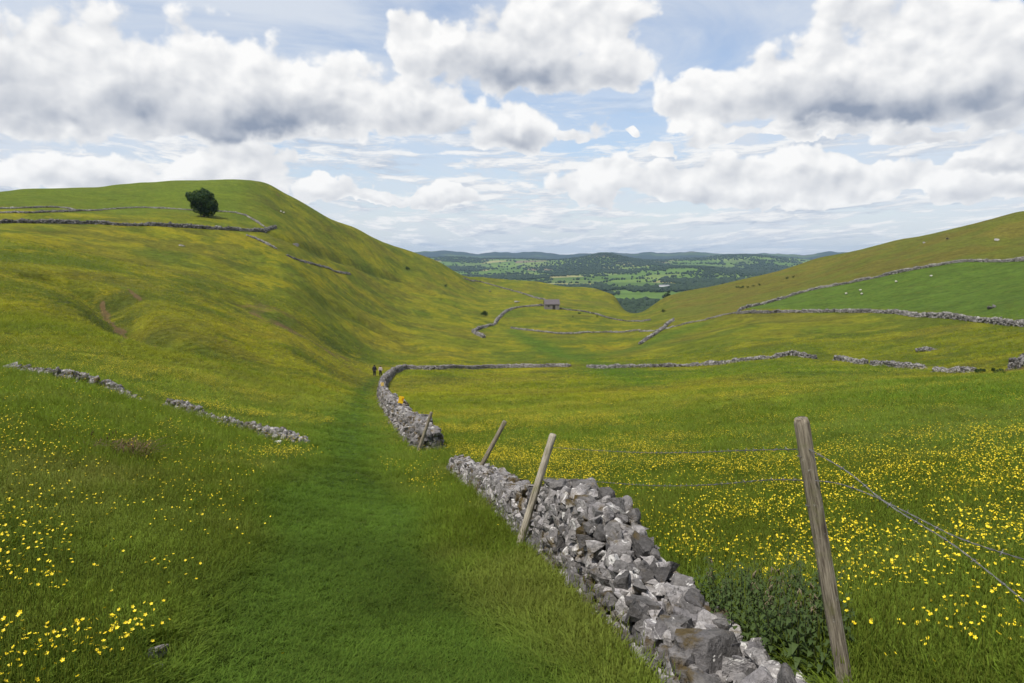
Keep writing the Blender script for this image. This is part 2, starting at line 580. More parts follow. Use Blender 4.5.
LUSH_POLY = world_line([(560, 372), (640, 369.5), (705, 368), (770, 361), (800, 359), (866, 367), (922, 371), (1000, 376), (1080, 368), (1080, 402), (900, 398), (760, 384), (650, 378)])
TRACK = world_line([(512, 330), (530, 340), (552, 351), (585, 360), (600, 365), (618, 374), (645, 384)])
TRACK2 = world_line([(560, 357), (610, 354), (645, 346), (675, 333), (700, 324)])
GULLY = world_line([(30, 273), (70, 283), (102, 292), (124, 318), (152, 336), (185, 350), (218, 362)])
HOLLOW = world_line([(190, 290), (235, 298), (275, 318), (312, 332), (345, 345)])
LYNCHET = world_line([(262, 232), (300, 245), (345, 260), (400, 279), (440, 297), (470, 312)])
LYNCHET2 = world_line([(300, 296), (350, 314), (400, 338), (432, 356)])
SCARS = [world_line(p) for p in ([(33, 270.5), (60, 274), (94, 281.5)], [(60, 265.5), (75, 268)], [(101, 289), (108, 298), (124, 313)], [(128, 289), (140, 298)], [(186, 287), (204, 292)],
                                 [(226, 341), (242, 347)], [(150, 327), (168, 340)], [(268, 189), (280, 196)])]
BROWN = [(hit(298, 330), 13, 0.8), (hit(262, 305), 9, 0.5), (hit(75, 480), 0.5, 0.4), (hit(250, 470), 0.4, 0.35), (hit(60, 515), 0.4, 0.4), (hit(905, 368), 6, 0.5), (hit(1005, 371), 5, 0.9), (hit(575, 300), 14, 0.5)]
FEATURES += [(GULLY, 3.4, -3.2), (HOLLOW, 7.0, -1.5), (LYNCHET, 3.2, -2.2), (LYNCHET2, 3.6, -1.3), (SCARS[0], 2.0, -0.9), (SCARS[4], 2.0, -0.8)]


def zones(x, y):
    """colour of the turf, share of yellow flowers, bare soil, sward height (all fixed to the ground)"""
    d = np.hypot(x, y)
    a = np.arctan2(x, y)
    n1 = fbm(x / 3.3, y / 3.3, 3, 21)
    n2 = fbm(x / 17, y / 17, 4, 33)
    n3 = fbm(x / 55, y / 55, 3, 41)
    dp = in_poly(x, y, PATH_POLY) + (n1 - 0.5) * np.clip(d * 0.10, 0.5, 1.5)
    path = sstep(dp, -np.clip(0.035 * d, 0.22, 1.2), np.clip(0.06 * d, 0.40, 2.2))
    dm = in_poly(x, y, MEADOW_POLY)
    meadow = sstep(dm, -0.3, 0.5)
    bright = sstep(in_poly(x, y, BRIGHT_POLY), -1.5, 2.5)
    lush = sstep(in_poly(x, y, LUSH_POLY) + (n2 - 0.5) * 14, -6, 8)
    t1, _ = seg_dist(x, y, TRACK); t2, _ = seg_dist(x, y, TRACK2)
    track = np.maximum(np.exp(-(t1 / 4.2) ** 2), np.exp(-(t2 / 6.0) ** 2) * 0.8)
    right = sstep(a, 0.16, 0.24) * (1 - meadow)
    far = sstep(d, 25, 90)
    c_olive = np.array([0.136, 0.140, 0.0095]); c_green = np.array([0.066, 0.098, 0.0085]); c_near = np.array([0.074, 0.108, 0.0125])
    c_path = np.array([0.043, 0.078, 0.0095]); c_bright = np.array([0.066, 0.108, 0.014]); c_brown = np.array([0.100, 0.088, 0.016])
    c_lush = np.array([0.052, 0.100, 0.009])
    def mixc(c0, c1, f):
        return c0 + (c1 - c0) * f[..., None]
    col = np.zeros(x.shape + (3,)) + c_near
    col = mixc(col, c_olive + np.zeros_like(col), far * (1 - meadow))
    col = mixc(col, np.array([0.124, 0.138, 0.0078]) + np.zeros_like(col), far * meadow)
    mott = fbm(x / 4.2, y / 4.2, 4, 171, 0.65)
    col = col * (0.70 + 0.60 * mott)[..., None]
    col = mixc(col, np.array([0.050, 0.078, 0.010]) + np.zeros_like(col), sstep(fbm(x / 9.5, y / 9.5, 5, 181, 0.62), 0.50, 0.58) * 0.6 * far)
    # greener and drier patches
    col = mixc(col, c_green + np.zeros_like(col), sstep(n2, 0.50, 0.68) * (0.75 - 0.25 * far))
    col = mixc(col, c_brown + np.zeros_like(col), sstep(n2, 0.44, 0.30) * 0.45 * far)
    up = sstep(d, 300, 400) * right
    col = mixc(col, (c_brown * (0.80 + 0.5 * n3[..., None])) * (1 - 0.5 * sstep(n2, .45, .6))[..., None] + np.array([0.040, 0.054, 0.006]) * sstep(n2, .45, .6)[..., None], np.clip(right * sstep(a, 0.18, 0.3) * sstep(d, 240, 320) + up, 0, 1) * 0.85 * (1 - bright))
    crest = sstep(d, 250, 330) * sstep(a, -0.28, -0.36)
    col = mixc(col, np.array([0.086, 0.122, 0.012]) + np.zeros_like(col), crest * 0.8)
    col = mixc(col, c_lush + np.zeros_like(col), lush * 0.6)
    col = mixc(col, c_lush + np.zeros_like(col), track * 0.75)
    col = mixc(col, c_bright * (0.86 + 0.3 * fbm(x / 25, y / 9, 3, 71)[..., None]) + np.zeros_like(col), bright)
    col = mixc(col, c_path * (0.72 + 0.55 * n1[..., None]) + np.zeros_like(col), path * 0.95)
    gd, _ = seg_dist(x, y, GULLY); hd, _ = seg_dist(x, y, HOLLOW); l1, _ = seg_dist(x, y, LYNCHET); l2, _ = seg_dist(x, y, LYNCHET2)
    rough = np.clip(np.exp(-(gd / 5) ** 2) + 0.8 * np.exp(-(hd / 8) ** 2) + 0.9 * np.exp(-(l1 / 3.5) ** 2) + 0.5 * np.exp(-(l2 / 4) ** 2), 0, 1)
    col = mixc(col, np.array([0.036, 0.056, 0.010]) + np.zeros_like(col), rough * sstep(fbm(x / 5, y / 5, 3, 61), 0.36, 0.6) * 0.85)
    soil = np.zeros(x.shape)
    for s_ in SCARS:
        sd, _ = seg_dist(x, y, s_)
        L = math.hypot(s_[0][0] - s_[-1][0], s_[0][1] - s_[-1][1])
        wd = np.clip(0.05 * L, 0.45, 0.7)
        soil = np.maximum(soil, sstep(sd + (fbm(x / 1.8, y / 1.8, 3, 81) - 0.5) * wd * 1.6, wd, wd * 0.35))
    for p, rad, k in BROWN:
        dd = np.hypot(x - p.x, y - p.y)
        soil = np.maximum(soil, k * sstep(dd + (fbm(x / (rad * .45), y / (rad * .45), 3, 91) - 0.5) * rad * 2.0, rad, rad * 0.3))
    # buttercups: drifts that run along the slope
    u = (x * 0.80 + y * 0.60); v = (-x * 0.60 + y * 0.80)
    b1 = fbm(u / 34, v / 7.5, 4, 101); b2 = fbm(x / 9, y / 9, 3, 111); b3 = fbm(x / 2.2, y / 2.2, 2, 121)
    b1 = np.where(dm > 0, b1, fbm(x / 21, y / 21, 5, 105, 0.6))
    drift = sstep(0.50 * b1 + 0.33 * b2 + 0.17 * b3, 0.43, 0.62)
    yel = drift * (0.85 * meadow * (1 - 0.8 * lush) + (1 - meadow) * (1 - right) * 0.95 * (1 - 0.75 * crest))
    yel = yel * (1 - sstep(path, 0.15, 0.6)) * (1 - bright) * (1 - 0.9 * track) * (1 - rough * 0.6) * (1 - 0.75 * right) * (1 - soil)
    yel = yel * sstep(d, 1500, 500)
    hgt = 0.085 + 0.10 * n1 + 0.05 * sstep(n2, 0.45, 0.65)
    hgt = hgt * (1 - 0.72 * path) * (1 - 0.6 * soil)
    return col, yel, soil, hgt, path, meadow


# ------------------------------------------------------------------ turf material
def turf_material():
    m, g, out = new_mat("turf")
    p = g.pos()
    dist = g.vm('LENGTH', p)
    n = g.node('ShaderNodeVectorMath', operation='LENGTH'); g.put(n.inputs[0], p); dist = n.outputs['Value']
    col = g.attr("col", out='Color')
    yel = g.attr("yel")
    soil = g.attr("soil")
    nf = g.noise(p, 4.5, 6.0, 0.78)
    nm = g.noise(p, 0.8, 7.0, 0.74)
    nl = g.noise(p, 0.16, 7.0, 0.70)
    k = g.m('MULTIPLY_ADD', nf, 1.3, 0.35)
    k = g.m('MULTIPLY', k, g.m('MULTIPLY_ADD', nm, 1.9, 0.06))
    k = g.m('MULTIPLY', k, g.m('MULTIPLY_ADD', nl, 1.3, 0.35))
    c = g.vm('SCALE', col, scale=k)
    tuft = g.step(g.noise(p, 0.42, 8.0, 0.76), 0.52, 0.66)
    c = g.mix(g.m('MULTIPLY', tuft, 0.62), c, g.vm('MULTIPLY', c, (0.52, 0.62, 0.8)))
    dry = g.step(g.noise(g.vm('ADD', p, (31, 7, 3)), 0.33, 6.0, 0.7), 0.52, 0.72)
    c = g.mix(g.m('MULTIPLY', dry, 0.35), c, (0.155, 0.135, 0.03))
    # narrow trails trodden along the contour on the steep flanks
    zz = g.sep(p)[2]
    nz = g.sep(g.node('ShaderNodeNewGeometry').outputs['True Normal'])[2]
    wv = g.m('SINE', g.m('MULTIPLY', g.m('ADD', zz, g.m('MULTIPLY', g.noise(p, 0.045, 4.0, 0.6), 9.0)), 2.3))
    tr = g.m('MULTIPLY', g.step(wv, 0.35, 0.95), g.m('MULTIPLY', g.step(nz, 0.975, 0.93), g.step(dist, 60.0, 140.0)))
    tr = g.m('MULTIPLY', tr, g.step(g.noise(p, 0.03, 5.0, 0.65), 0.42, 0.58))
    c = g.mix(g.m('MULTIPLY', tr, 0.45), c, (0.062, 0.066, 0.012))
    # flower speckle: heads by the handful close by, drifts further out
    sp = g.noise(p, 3.0, 5.0, 0.8)
    sp2 = g.noise(p, 0.5, 8.0, 0.78)
    ssum = g.m('ADD', g.m('MULTIPLY', sp, 0.45), g.m('MULTIPLY', sp2, 0.55))
    thr = g.m('MULTIPLY_ADD', yel, -0.175, 0.610)
    mask = g.m('MULTIPLY', g.step(g.m('SUBTRACT', ssum, thr), -0.03, 0.09), g.step(yel, 0.02, 0.25))
    mask = g.m('MULTIPLY', mask, g.step(dist, 18.0, 60.0, 0.0, 0.46))
    mask = g.m('MULTIPLY', mask, g.step(dist, 150.0, 420.0, 1.0, 0.55))
    c = g.mix(mask, c, (0.34, 0.275, 0.008))
    sc = g.mix(g.noise(p, 1.2, 4.0, 0.6), (0.075, 0.045, 0.026), (0.18, 0.105, 0.060))
    c = g.mix(g.m('MULTIPLY', g.step(g.m('ADD', soil, g.m('MULTIPLY', g.m('SUBTRACT', nm, 0.5), 1.5)), 0.30, 0.75), 0.7), c, sc)
    h = g.m('ADD', g.m('MULTIPLY', nm, 0.5), g.m('ADD', g.m('MULTIPLY', nf, 0.15), g.m('MULTIPLY', nl, 1.6)))
    nb = g.bump(h, 1.0, 0.8)
    b = principled(g, out, c, 0.95, nb, 0.08)
    b.inputs['Sheen Weight'].default_value = 0.0
    return m


MAT_TURF = turf_material()

fine = np.arange(-0.74, 0.7401, 0.00165)
wide = np.concatenate([np.linspace(0.76, 1.2, 20), np.linspace(1.25, math.pi, 26)])
AZS = np.concatenate([-wide[::-1], fine, wide[:-1]])
LVS = np.linspace(math.log(0.35), math.log(1500), 640)
AA, VV = np.meshgrid(AZS, LVS)
DD = np.exp(VV)
X = (DD * np.sin(AA)).ravel(); Y = (DD * np.cos(AA)).ravel()
Z = ground(X, Y)
nc, nr = len(AZS), len(LVS)
tc, ty, ts, th, tp, tm = zones(X, Y)
I = np.arange(nc * nr).reshape(nr, nc)
qa = I[:-1, :]; qb = np.roll(I, -1, axis=1)[:-1, :]; qc = np.roll(I, -1, axis=1)[1:, :]; qd = I[1:, :]
QUADS = np.stack([qa, qb, qc, qd], -1).reshape(-1, 4)
QUADS = QUADS[:, ::-1]


def sub_mesh(name, sel):
    q = QUADS[sel]
    used, inv = np.unique(q, return_inverse=True)
    inv = inv.reshape(q.shape)
    return np_mesh(name, np.stack([X, Y, Z], 1)[used], [inv], {"col": tc[used], "yel": ty[used], "soil": ts[used]})


qx = X[QUADS].mean(1); qy = Y[QUADS].mean(1); qdist = np.hypot(qx, qy); qaz = np.arctan2(qx, qy)
is_path = tp[QUADS].mean(1) > 0.5
is_hill = ~is_path & (qdist > 60) & (in_poly(qx, qy, MEADOW_POLY) < 0)
for nm_, sel in (("ground", ~is_path & ~is_hill), ("path", is_path), ("hills", is_hill)):
    o = link(nm_, sub_mesh(nm_, sel), MAT_TURF)
    tag(o, kind="structure")
# close the sheet under the feet
me = np_mesh("ground_cap", np.concatenate([[[0, 0, float(Z[:nc].mean())]], np.stack([X, Y, Z], 1)[:nc]]),
             [np.array([[0, 1 + (i + 1) % nc, 1 + i] for i in range(nc)])], {"col": np.concatenate([tc[:1], tc[:nc]]), "yel": np.zeros(nc + 1), "soil": np.zeros(nc + 1)})
tag(link("ground", me, MAT_TURF), kind="structure")

# ------------------------------------------------------------------ the wide valley and the far hills
def far_height(x, y):
    d = np.hypot(x, y); a = np.arctan2(x, y)
    z = -116 + 42 * sstep(d, 2600, 7000) + 16 * (fbm(x / 900, y / 900, 4, 201) - 0.5) * sstep(d, 1400, 2500)
    def hump(px, dist, hgt, wpx, depth, skew=0.0):
        a0 = float(ray(px, 256)[0])
        q = (a - a0) * FPX / wpx
        return hgt * np.exp(-q * q) * np.exp(-((d - dist) / depth) ** 2)
    z = z + hump(445, 6900, 58, 46, 800) + hump(515, 6500, 40, 36, 700) + hump(604, 5600, 62, 24, 900) + hump(570, 5900, 40, 34, 900) + hump(640, 5900, 34, 40, 900)
    z = z + hump(745, 7000, 50, 46, 1100) + hump(690, 7400, 26, 60, 1200) + hump(790, 7400, 26, 60, 1200)
    z = z + hump(700, 4300, 34, 40, 500) + hump(655, 4600, 22, 30, 500)
    rim = sstep(d, 8200, 10800)
    prof = 92 + 84 * (fbm(a * 14, 0 * a + 3.3, 4, 211) - 0.35) + 62 * (fbm(a * 45, 0 * a + 1.3, 3, 214) - 0.5)
    prof = prof + 34 * np.exp(-((a - float(ray(425, 256)[0])) * FPX / 40) ** 2)
    z = z + rim * prof
    z = z * sstep(d, 15500, 13000) + (1 - sstep(d, 15500, 13000)) * -260
    return z


FA = np.linspace(-0.42, 0.60, 560)
FD = np.exp(np.linspace(math.log(880), math.log(16000), 520))
fa2, fd2 = np.meshgrid(FA, FD)
fx = (fd2 * np.sin(fa2)).ravel(); fy = (fd2 * np.cos(fa2)).ravel()
fz = far_height(fx, fy)
rs = np.random.RandomState(5)
FIELD = 250.0
gx, gy = np.meshgrid(np.arange(-7000, 9500, FIELD), np.arange(500, 16500, FIELD))
seeds = np.stack([gx.ravel(), gy.ravel()], 1) + rs.uniform(-0.46, 0.46, (gx.size, 2)) * FIELD
NGX, NGY = gx.shape[1], gx.shape[0]
PAL = np.array([(0.080, 0.135, 0.024), (0.105, 0.160, 0.030), (0.062, 0.105, 0.022), (0.090, 0.130, 0.034), (0.230, 0.215, 0.085), (0.150, 0.120, 0.070), (0.125, 0.170, 0.040), (0.070, 0.120, 0.020)])
pick = rs.choice(len(PAL), len(seeds), p=[.2, .2, .14, .13, .06, .04, .12, .11])


def field_cells(x, y):
    """nearest and second nearest field seed on the jittered lattice"""
    ci = np.clip(((x + 7000) / FIELD + 0.5).astype(int), 2, NGX - 3)
    cj = np.clip(((y - 500) / FIELD + 0.5).astype(int), 2, NGY - 3)
    b1 = np.full(x.shape, 1e12); b2 = np.full(x.shape, 1e12); bi = np.zeros(x.shape, int)
    for j in range(-2, 3):
        for i in range(-2, 3):
            k = (cj + j) * NGX + ci + i
            dd = np.hypot((x - seeds[k, 0]), (y - seeds[k, 1]) * 0.8)
            near = dd < b1
            b2 = np.where(near, b1, np.minimum(b2, dd))
            bi = np.where(near, k, bi); b1 = np.where(near, dd, b1)
    return bi, b2 - b1


fi, fe = field_cells(fx, fy)
fcol = PAL[pick[fi]] * 1.05 * (0.8 + 0.4 * fbm(fx / 120, fy / 120, 3, 231)[:, None])
moor = sstep(fz, -25, 30) * sstep(fbm(fx / 1500, fy / 900, 4, 241), 0.36, 0.5)
moor = np.maximum(moor, (0.55 + 0.45 * sstep(fbm(fx / 700, fy / 400, 4, 251), 0.42, 0.52)) * sstep(np.hypot(fx, fy), 7600, 9000))
fcol = fcol * (1 - moor[:, None]) + np.array([0.022, 0.036, 0.030]) * moor[:, None]
FI = np.arange(fx.size).reshape(fa2.shape)
fq = np.stack([FI[:-1, :-1], FI[1:, :-1], FI[1:, 1:], FI[:-1, 1:]], -1).reshape(-1, 4)
m, g, out = new_mat("far_fields")
c = g.vm('SCALE', g.attr("col", out='Color'), scale=g.m('MULTIPLY_ADD', g.noise(g.pos(), 0.02, 5.0, 0.6), 0.9, 0.55))
principled(g, out, c, 0.95, None, 0.05)
far = link("distant_valley", np_mesh("distant_valley", np.stack([fx, fy, fz], 1), [fq[:, ::-1]], {"col": fcol}), m)
tag(far, kind="structure")

# ------------------------------------------------------------------ air
HZ = bpy.data.meshes.new("haze")
import bmesh
bm = bmesh.new()
bmesh.ops.create_cube(bm, size=1.0)
bm.to_mesh(HZ); bm.free()
haze = link("haze", HZ)
lo, hi = Vector((-9500, -3000, -320)), Vector((11500, 16600, 190))
haze.location = (lo + hi) / 2
haze.scale = hi - lo
tag(haze, kind="stuff")
m = bpy.data.materials.new("haze"); m.use_nodes = True
m.node_tree.nodes.clear()
g = NG(m.node_tree)
out = g.node('ShaderNodeOutputMaterial')
pv_ = g.node('ShaderNodeVolumePrincipled')
pv_.inputs['Color'].default_value = (0.52, 0.73, 1.0, 1)
pv_.inputs['Density'].default_value = 0.000046
pv_.inputs['Anisotropy'].default_value = 0.2
g.l.new(pv_.outputs[0], out.inputs['Volume'])
m.cycles.homogeneous_volume = True if hasattr(m.cycles, 'homogeneous_volume') else None
HZ.materials.append(m)

# ------------------------------------------------------------------ stone
def stone_material(name, tone=(0.222, 0.208, 0.200), moss=0.55, fine=True):
    m, g, out = new_mat(name)
    p = g.pos()
    rnd = g.attr("rnd")
    q = g.vm('ADD', p, g.vm('SCALE', g.xyz(rnd, g.m('MULTIPLY', rnd, 3.7), g.m('MULTIPLY', rnd, 7.1)), scale=19.0))
    n1 = g.noise(q, 7.0, 6.0, 0.65)
    n2 = g.noise(q, 34.0, 5.0, 0.7)
    n3 = g.noise(q, 2.2, 4.0, 0.6)
    k = g.m('MULTIPLY_ADD', n1, 1.9, -0.12)
    k = g.m('MULTIPLY', k, g.m('MULTIPLY_ADD', n2, 1.5, 0.25))
    k = g.m('MULTIPLY', k, g.m('MULTIPLY_ADD', rnd, 1.25, 0.42), clamp=False)
    c = g.vm('SCALE', tone, scale=k)
    c = g.mix(g.m('MULTIPLY', g.step(n3, 0.45, 0.7), 0.4), c, g.vm('MULTIPLY', c, (0.86, 0.86, 1.0)))
    # pale lichen crusts and dark pits
    lich = g.noise(q, 8.5, 6.0, 0.66, dist=0.6)
    lth = g.m('MULTIPLY_ADD', rnd, -0.12, 0.665)
    c = g.mix(g.m('MULTIPLY', g.step(g.m('SUBTRACT', lich, lth), 0.0, 0.05), 0.85), c, (0.62, 0.60, 0.57))
    pit = g.step(g.noise(q, 15.0, 5.0, 0.75), 0.46, 0.34)
    c = g.mix(g.m('MULTIPLY', pit, 0.85), c, (0.05, 0.046, 0.042))
    # brown and green moss
    ms = g.noise(p, 3.0, 6.0, 0.68)
    mm = g.m('MULTIPLY', g.step(ms, 0.66 - 0.14 * moss, 0.78 - 0.14 * moss), 0.9)
    mc = g.mix(g.noise(p, 9.0, 3.0, 0.6), (0.05, 0.032, 0.012), (0.105, 0.075, 0.022))
    c = g.mix(mm, c, mc)
    h = g.m('ADD', g.m('MULTIPLY', n1, 0.7), g.m('MULTIPLY', n2, 0.3))
    nb = g.bump(h, 1.0, 0.06 if fine else 0.15)
    principled(g, out, c, 0.92, nb, 0.15)
    return m


MAT_STONE = stone_material("limestone", moss=1.1)
MAT_STONE_WHITE = stone_material("white_limestone", (0.62, 0.60, 0.56), 0.1)
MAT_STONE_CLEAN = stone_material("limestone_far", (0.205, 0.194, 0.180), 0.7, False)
MAT_STONE_DARK = stone_material("limestone_shaded", (0.15, 0.142, 0.13), 0.6, False)  # darker grey limestone of some far walls and an outcrop
m, g, out = new_mat("wall_heart")
principled(g, out, g.mix(g.noise(g.pos(), 12.0, 4.0, 0.6), (0.018, 0.015, 0.011), (0.06, 0.05, 0.035)), 1.0)
MAT_HEART = m

rst = np.random.RandomState(11)


def ico(sub):
    b = bmesh.new()
    bmesh.ops.create_icosphere(b, subdivisions=sub, radius=1.0)
    v = np.array([p.co[:] for p in b.verts]); f = np.array([[q.index for q in t.verts] for t in b.faces])
    b.free()
    return v, f


ICO = {k: ico(k) for k in (1, 2, 3, 4)}


def n3d(v, s, seed):
    return (fbm(v[:, 0] * s + seed, v[:, 1] * s + v[:, 2] * s * 0.7, 3, seed) + fbm(v[:, 1] * s - seed, v[:, 2] * s + v[:, 0] * 0.6 * s, 3, seed + 5) + fbm(v[:, 2] * s, v[:, 0] * s - v[:, 1] * s * .5, 3, seed + 9)) / 3 - 0.5


def stone_shape(sub, seed):
    """rounded polytope: a lump of limestone broken along a dozen planes"""
    r = np.random.RandomState(seed)
    v, f = ICO[sub]
    npl = r.randint(7, 11)
    n = r.normal(size=(npl, 3)); n /= np.linalg.norm(n, axis=1)[:, None]
    n = np.concatenate([n, [[0, 0, 1], [0, 0, -1]]])
    h = r.uniform(0.45, 0.95, len(n))
    s = np.maximum(v @ n.T / h, 1e-3)
    pw = 12 if sub < 3 else 34
    rad = (s ** pw).sum(1) ** (-1.0 / pw)
    rad = rad * (1 + 0.16 * n3d(v, 1.4, seed % 50) + (0.20 * n3d(v, 3.5, seed % 37) + 0.16 * n3d(v, 9.0, seed % 41) if sub >= 3 else 0))
    w = v * rad[:, None]
    w -= (w.max(0) + w.min(0)) / 2
    w /= np.abs(w).max(0)
    return w


SHAPES = {k: [stone_shape(k, 100 * k + i) for i in range(14)] for k in (1, 2, 3)}


def rot_small(r, tilt):
    e = Euler((r.normal() * tilt, r.normal() * tilt, r.uniform(-0.3, 0.3)))
    return np.array(e.to_matrix())


class Pile:
    """stones gathered into one mesh; with on_ground the height given is above the turf under each stone"""
    def __init__(self, seed=0, on_ground=False):
        self.v, self.f, self.r, self.c = [], [], [], []
        self.n = 0
        self.og = on_ground
        self.rs = np.random.RandomState(seed)

    def stone(self, c, size, yaw, sub, tilt=0.15, tone=None):
        r = self.rs
        w = SHAPES[sub][r.randint(14)]
        w = w * (np.array(size) / 2)
        w = w @ rot_small(r, tilt).T
        cy, sy = math.cos(yaw), math.sin(yaw)
        w = np.stack([w[:, 0] * cy - w[:, 1] * sy, w[:, 0] * sy + w[:, 1] * cy, w[:, 2]], 1)
        self.v.append(w); self.f.append(ICO[sub][1] + self.n); self.n += len(w)
        self.c.append(c)
        u_ = r.uniform()
        if self.og:
            u_ = min(1, max(0, 0.7 * u_ + 0.55 * float(vnoise(np.array([c[0] / 2.3]), np.array([c[1] / 2.3 + 7]), 8)[0]) - 0.12)) if sub == 1 else u_
        self.r.append(np.full(len(w), u_))

    def mesh(self, name, smooth=True):
        C = np.array(self.c, float)
        if self.og:
            C[:, 2] += ground(C[:, 0], C[:, 1])
        V = np.concatenate([w + c for w, c in zip(self.v, C)])
        return np_mesh(name, V, [np.concatenate(self.f)], {"rnd": np.concatenate(self.r)}, smooth)


def resample(pts, step):
    out = [pts[0]]
    for i in range(len(pts) - 1):
        a, b = np.array(pts[i], float), np.array(pts[i + 1], float)
        n = max(1, int(round(np.hypot(*(b - a)[:2]) / step)))
        for k in range(1, n + 1):
            out.append(tuple(a + (b - a) * k / n))
    return out


def catmull(pts, per=6):
    P_ = [np.array(p, float) for p in pts]
    P_ = [2 * P_[0] - P_[1]] + P_ + [2 * P_[-1] - P_[-2]]
    out = []
    for i in range(1, len(P_) - 2):
        for k in range(per):
            t = k / per
            a, b, c_, d_ = P_[i - 1:i + 3]
            out.append(0.5 * (2 * b + (c_ - a) * t + (2 * a - 5 * b + 4 * c_ - d_) * t * t + (3 * b - a - 3 * c_ + d_) * t ** 3))
    out.append(P_[-2])
    return out


def build_wall(name, foot, hgt, width, size, label, mat, seed, offset=0.5, tumble=0.12, sub=1, group='dry stone walls', kink=True, ragged=0.18, topsize=1.0, cat='stone wall'):
    """foot: image points along the foot of the face we see, or (x, y) metres when already on the ground.
    hgt: one height or one per foot point. The wall stands to the right of the line by offset*width."""
    hs = hgt if isinstance(hgt, (list, tuple)) else [hgt] * len(foot)
    pts = [(hit(*p).x, hit(*p).y, h) for p, h in zip(foot, hs)]
    line = catmull(pts, 8) if kink else [np.array(p) for p in pts]
    line = resample([tuple(p) for p in line], size * 0.5)
    L = np.array(line)
    t = np.gradient(L[:, :2], axis=0); t /= np.linalg.norm(t, axis=1)[:, None] + 1e-9
    nrm = np.stack([t[:, 1], -t[:, 0]], 1)
    s = np.concatenate([[0], np.cumsum(np.linalg.norm(np.diff(L[:, :2], axis=0), axis=1))])
    ctr = L[:, :2] + nrm * (offset * width)
    total = s[-1]
    pile = Pile(seed, True); r = pile.rs
    rag = 0.55 * vnoise(s * 0.8 / max(size * 3, .5), np.full(len(s), seed * 1.7), 3) + 0.45 * vnoise(s / max(size * 12, 1.5), np.full(len(s), seed * 2.9), 4)
    hh_ = L[:, 2] * (1 - ragged + 2 * ragged * rag)
    def frame(q):
        x = np.interp(q, s, ctr[:, 0]); y = np.interp(q, s, ctr[:, 1]); h = np.interp(q, s, hh_)
        nx = np.interp(q, s, nrm[:, 0]); ny = np.interp(q, s, nrm[:, 1])
        return x, y, h, nx, ny
    root = None
    # courses on both faces
    course = size * 0.62
    for side in (-1, 1):
        z = 0.0
        row = 0
        while True:
            any_ = False
            q = r.uniform(0, size)
            while q < total:
                ln = size * r.uniform(0.6, 1.55)
                x, y, h, nx, ny = frame(q)
                if z < h - course * 0.35:
                    any_ = True
                    k = z / max(h, 0.1)
                    half = width * 0.5 * (1.0 - 0.38 * k)
                    off = side * (half - size * 0.25) + r.normal() * tumble * size
                    yaw = math.atan2(-nx, ny)
                    yaw = math.atan2(nx, -ny) + r.normal() * tumble * 1.6
                    hz = course * r.uniform(0.85, 1.75)
                    px_, py_ = x + nx * off, y + ny * off
                    pile.stone((px_, py_, z + course * 0.5 + r.normal() * tumble * size * 0.3),
                               (ln * 1.12, size * r.uniform(0.75, 1.3), hz), yaw, sub, 0.12 + tumble)
                q += ln * 0.92
            z += course * r.uniform(0.85, 1.1); row += 1
            if not any_:
                break
    if sub >= 3:
        for k_ in range(int(total * 95)):
            q = r.uniform(0, total)
            x, y, h, nx, ny = frame(q)
            z = h * r.uniform(0.0, 1.0)
            half = width * 0.5 * (1.0 - 0.38 * z / max(h, .1))
            sd = r.choice([-1, 1])
            off = sd * (half + r.uniform(-0.05, 0.035))
            sz = size * r.uniform(0.25, 0.62)
            pile.stone((x + nx * off, y + ny * off, z), (sz * 1.4, sz, sz * r.uniform(.6, 1.0)), r.uniform(0, 6.28), 2, 0.5)
    # both ends are closed with stones laid across
    for q, out_ in ((0.0, -1), (total, 1)):
        x, y, h, nx, ny = frame(q)
        z = 0.0
        while z < h - course * 0.3:
            half = width * 0.5 * (1.0 - 0.38 * z / max(h, .1))
            off = -half + size * 0.3
            while off < half - size * 0.2:
                ex, ey = -ny * out_ * size * 0.1, nx * out_ * size * 0.1
                pile.stone((x + nx * off + ex + r.normal() * tumble * size * .4, y + ny * off + ey + r.normal() * tumble * size * .4, z + course * 0.5), (size * r.uniform(.8, 1.3), size * r.uniform(.8, 1.3), course * r.uniform(1.0, 1.7)), r.uniform(0, 6.28), sub, 0.2)
                off += size * r.uniform(0.6, 0.85)
            z += course * r.uniform(0.85, 1.1)
    # rubble between the faces
    for q in np.arange(0, total, size * 0.55):
        x, y, h, nx, ny = frame(q)
        for k_ in range(2):
            off = r.uniform(-0.22, 0.22) * width
            pile.stone((x + nx * off, y + ny * off, h - course * r.uniform(0.35, 1.0)), (size * r.uniform(.7, 1.2), size * r.uniform(.7, 1.1), course * r.uniform(.8, 1.5)), r.uniform(0, 6.28), sub, 0.4)
    # coping
    q = 0.0
    while q < total:
        ln = size * r.uniform(0.7, 1.5) * topsize
        x, y, h, nx, ny = frame(q)
        for off in ((-0.16, 0.16) if width > 2.2 * size else (0.0,)):
            px_, py_ = x + nx * width * off + r.normal() * 0.05, y + ny * width * off + r.normal() * 0.05
            pile.stone((px_, py_, h + r.uniform(-0.35, 0.12) * size), (ln, size * r.uniform(0.9, 1.4) * topsize, size * r.uniform(0.6, 1.15) * topsize),
                       math.atan2(nx, -ny) + r.normal() * 0.5, sub, 0.3)
        q += ln * 0.85
    # a few stones that have rolled off the foot
    for k in range(int(total / size * 0.35 * tumble * 6)):
        q = r.uniform(0, total)
        x, y, h, nx, ny = frame(q)
        off = r.choice([-1, 1]) * width * r.uniform(0.45, 0.8)
        px_, py_ = x + nx * off, y + ny * off
        sz = size * r.uniform(0.5, 1.1)
        pile.stone((px_, py_, sz * 0.2), (sz * 1.2, sz, sz * 0.7), r.uniform(0, 6), sub, 0.5)
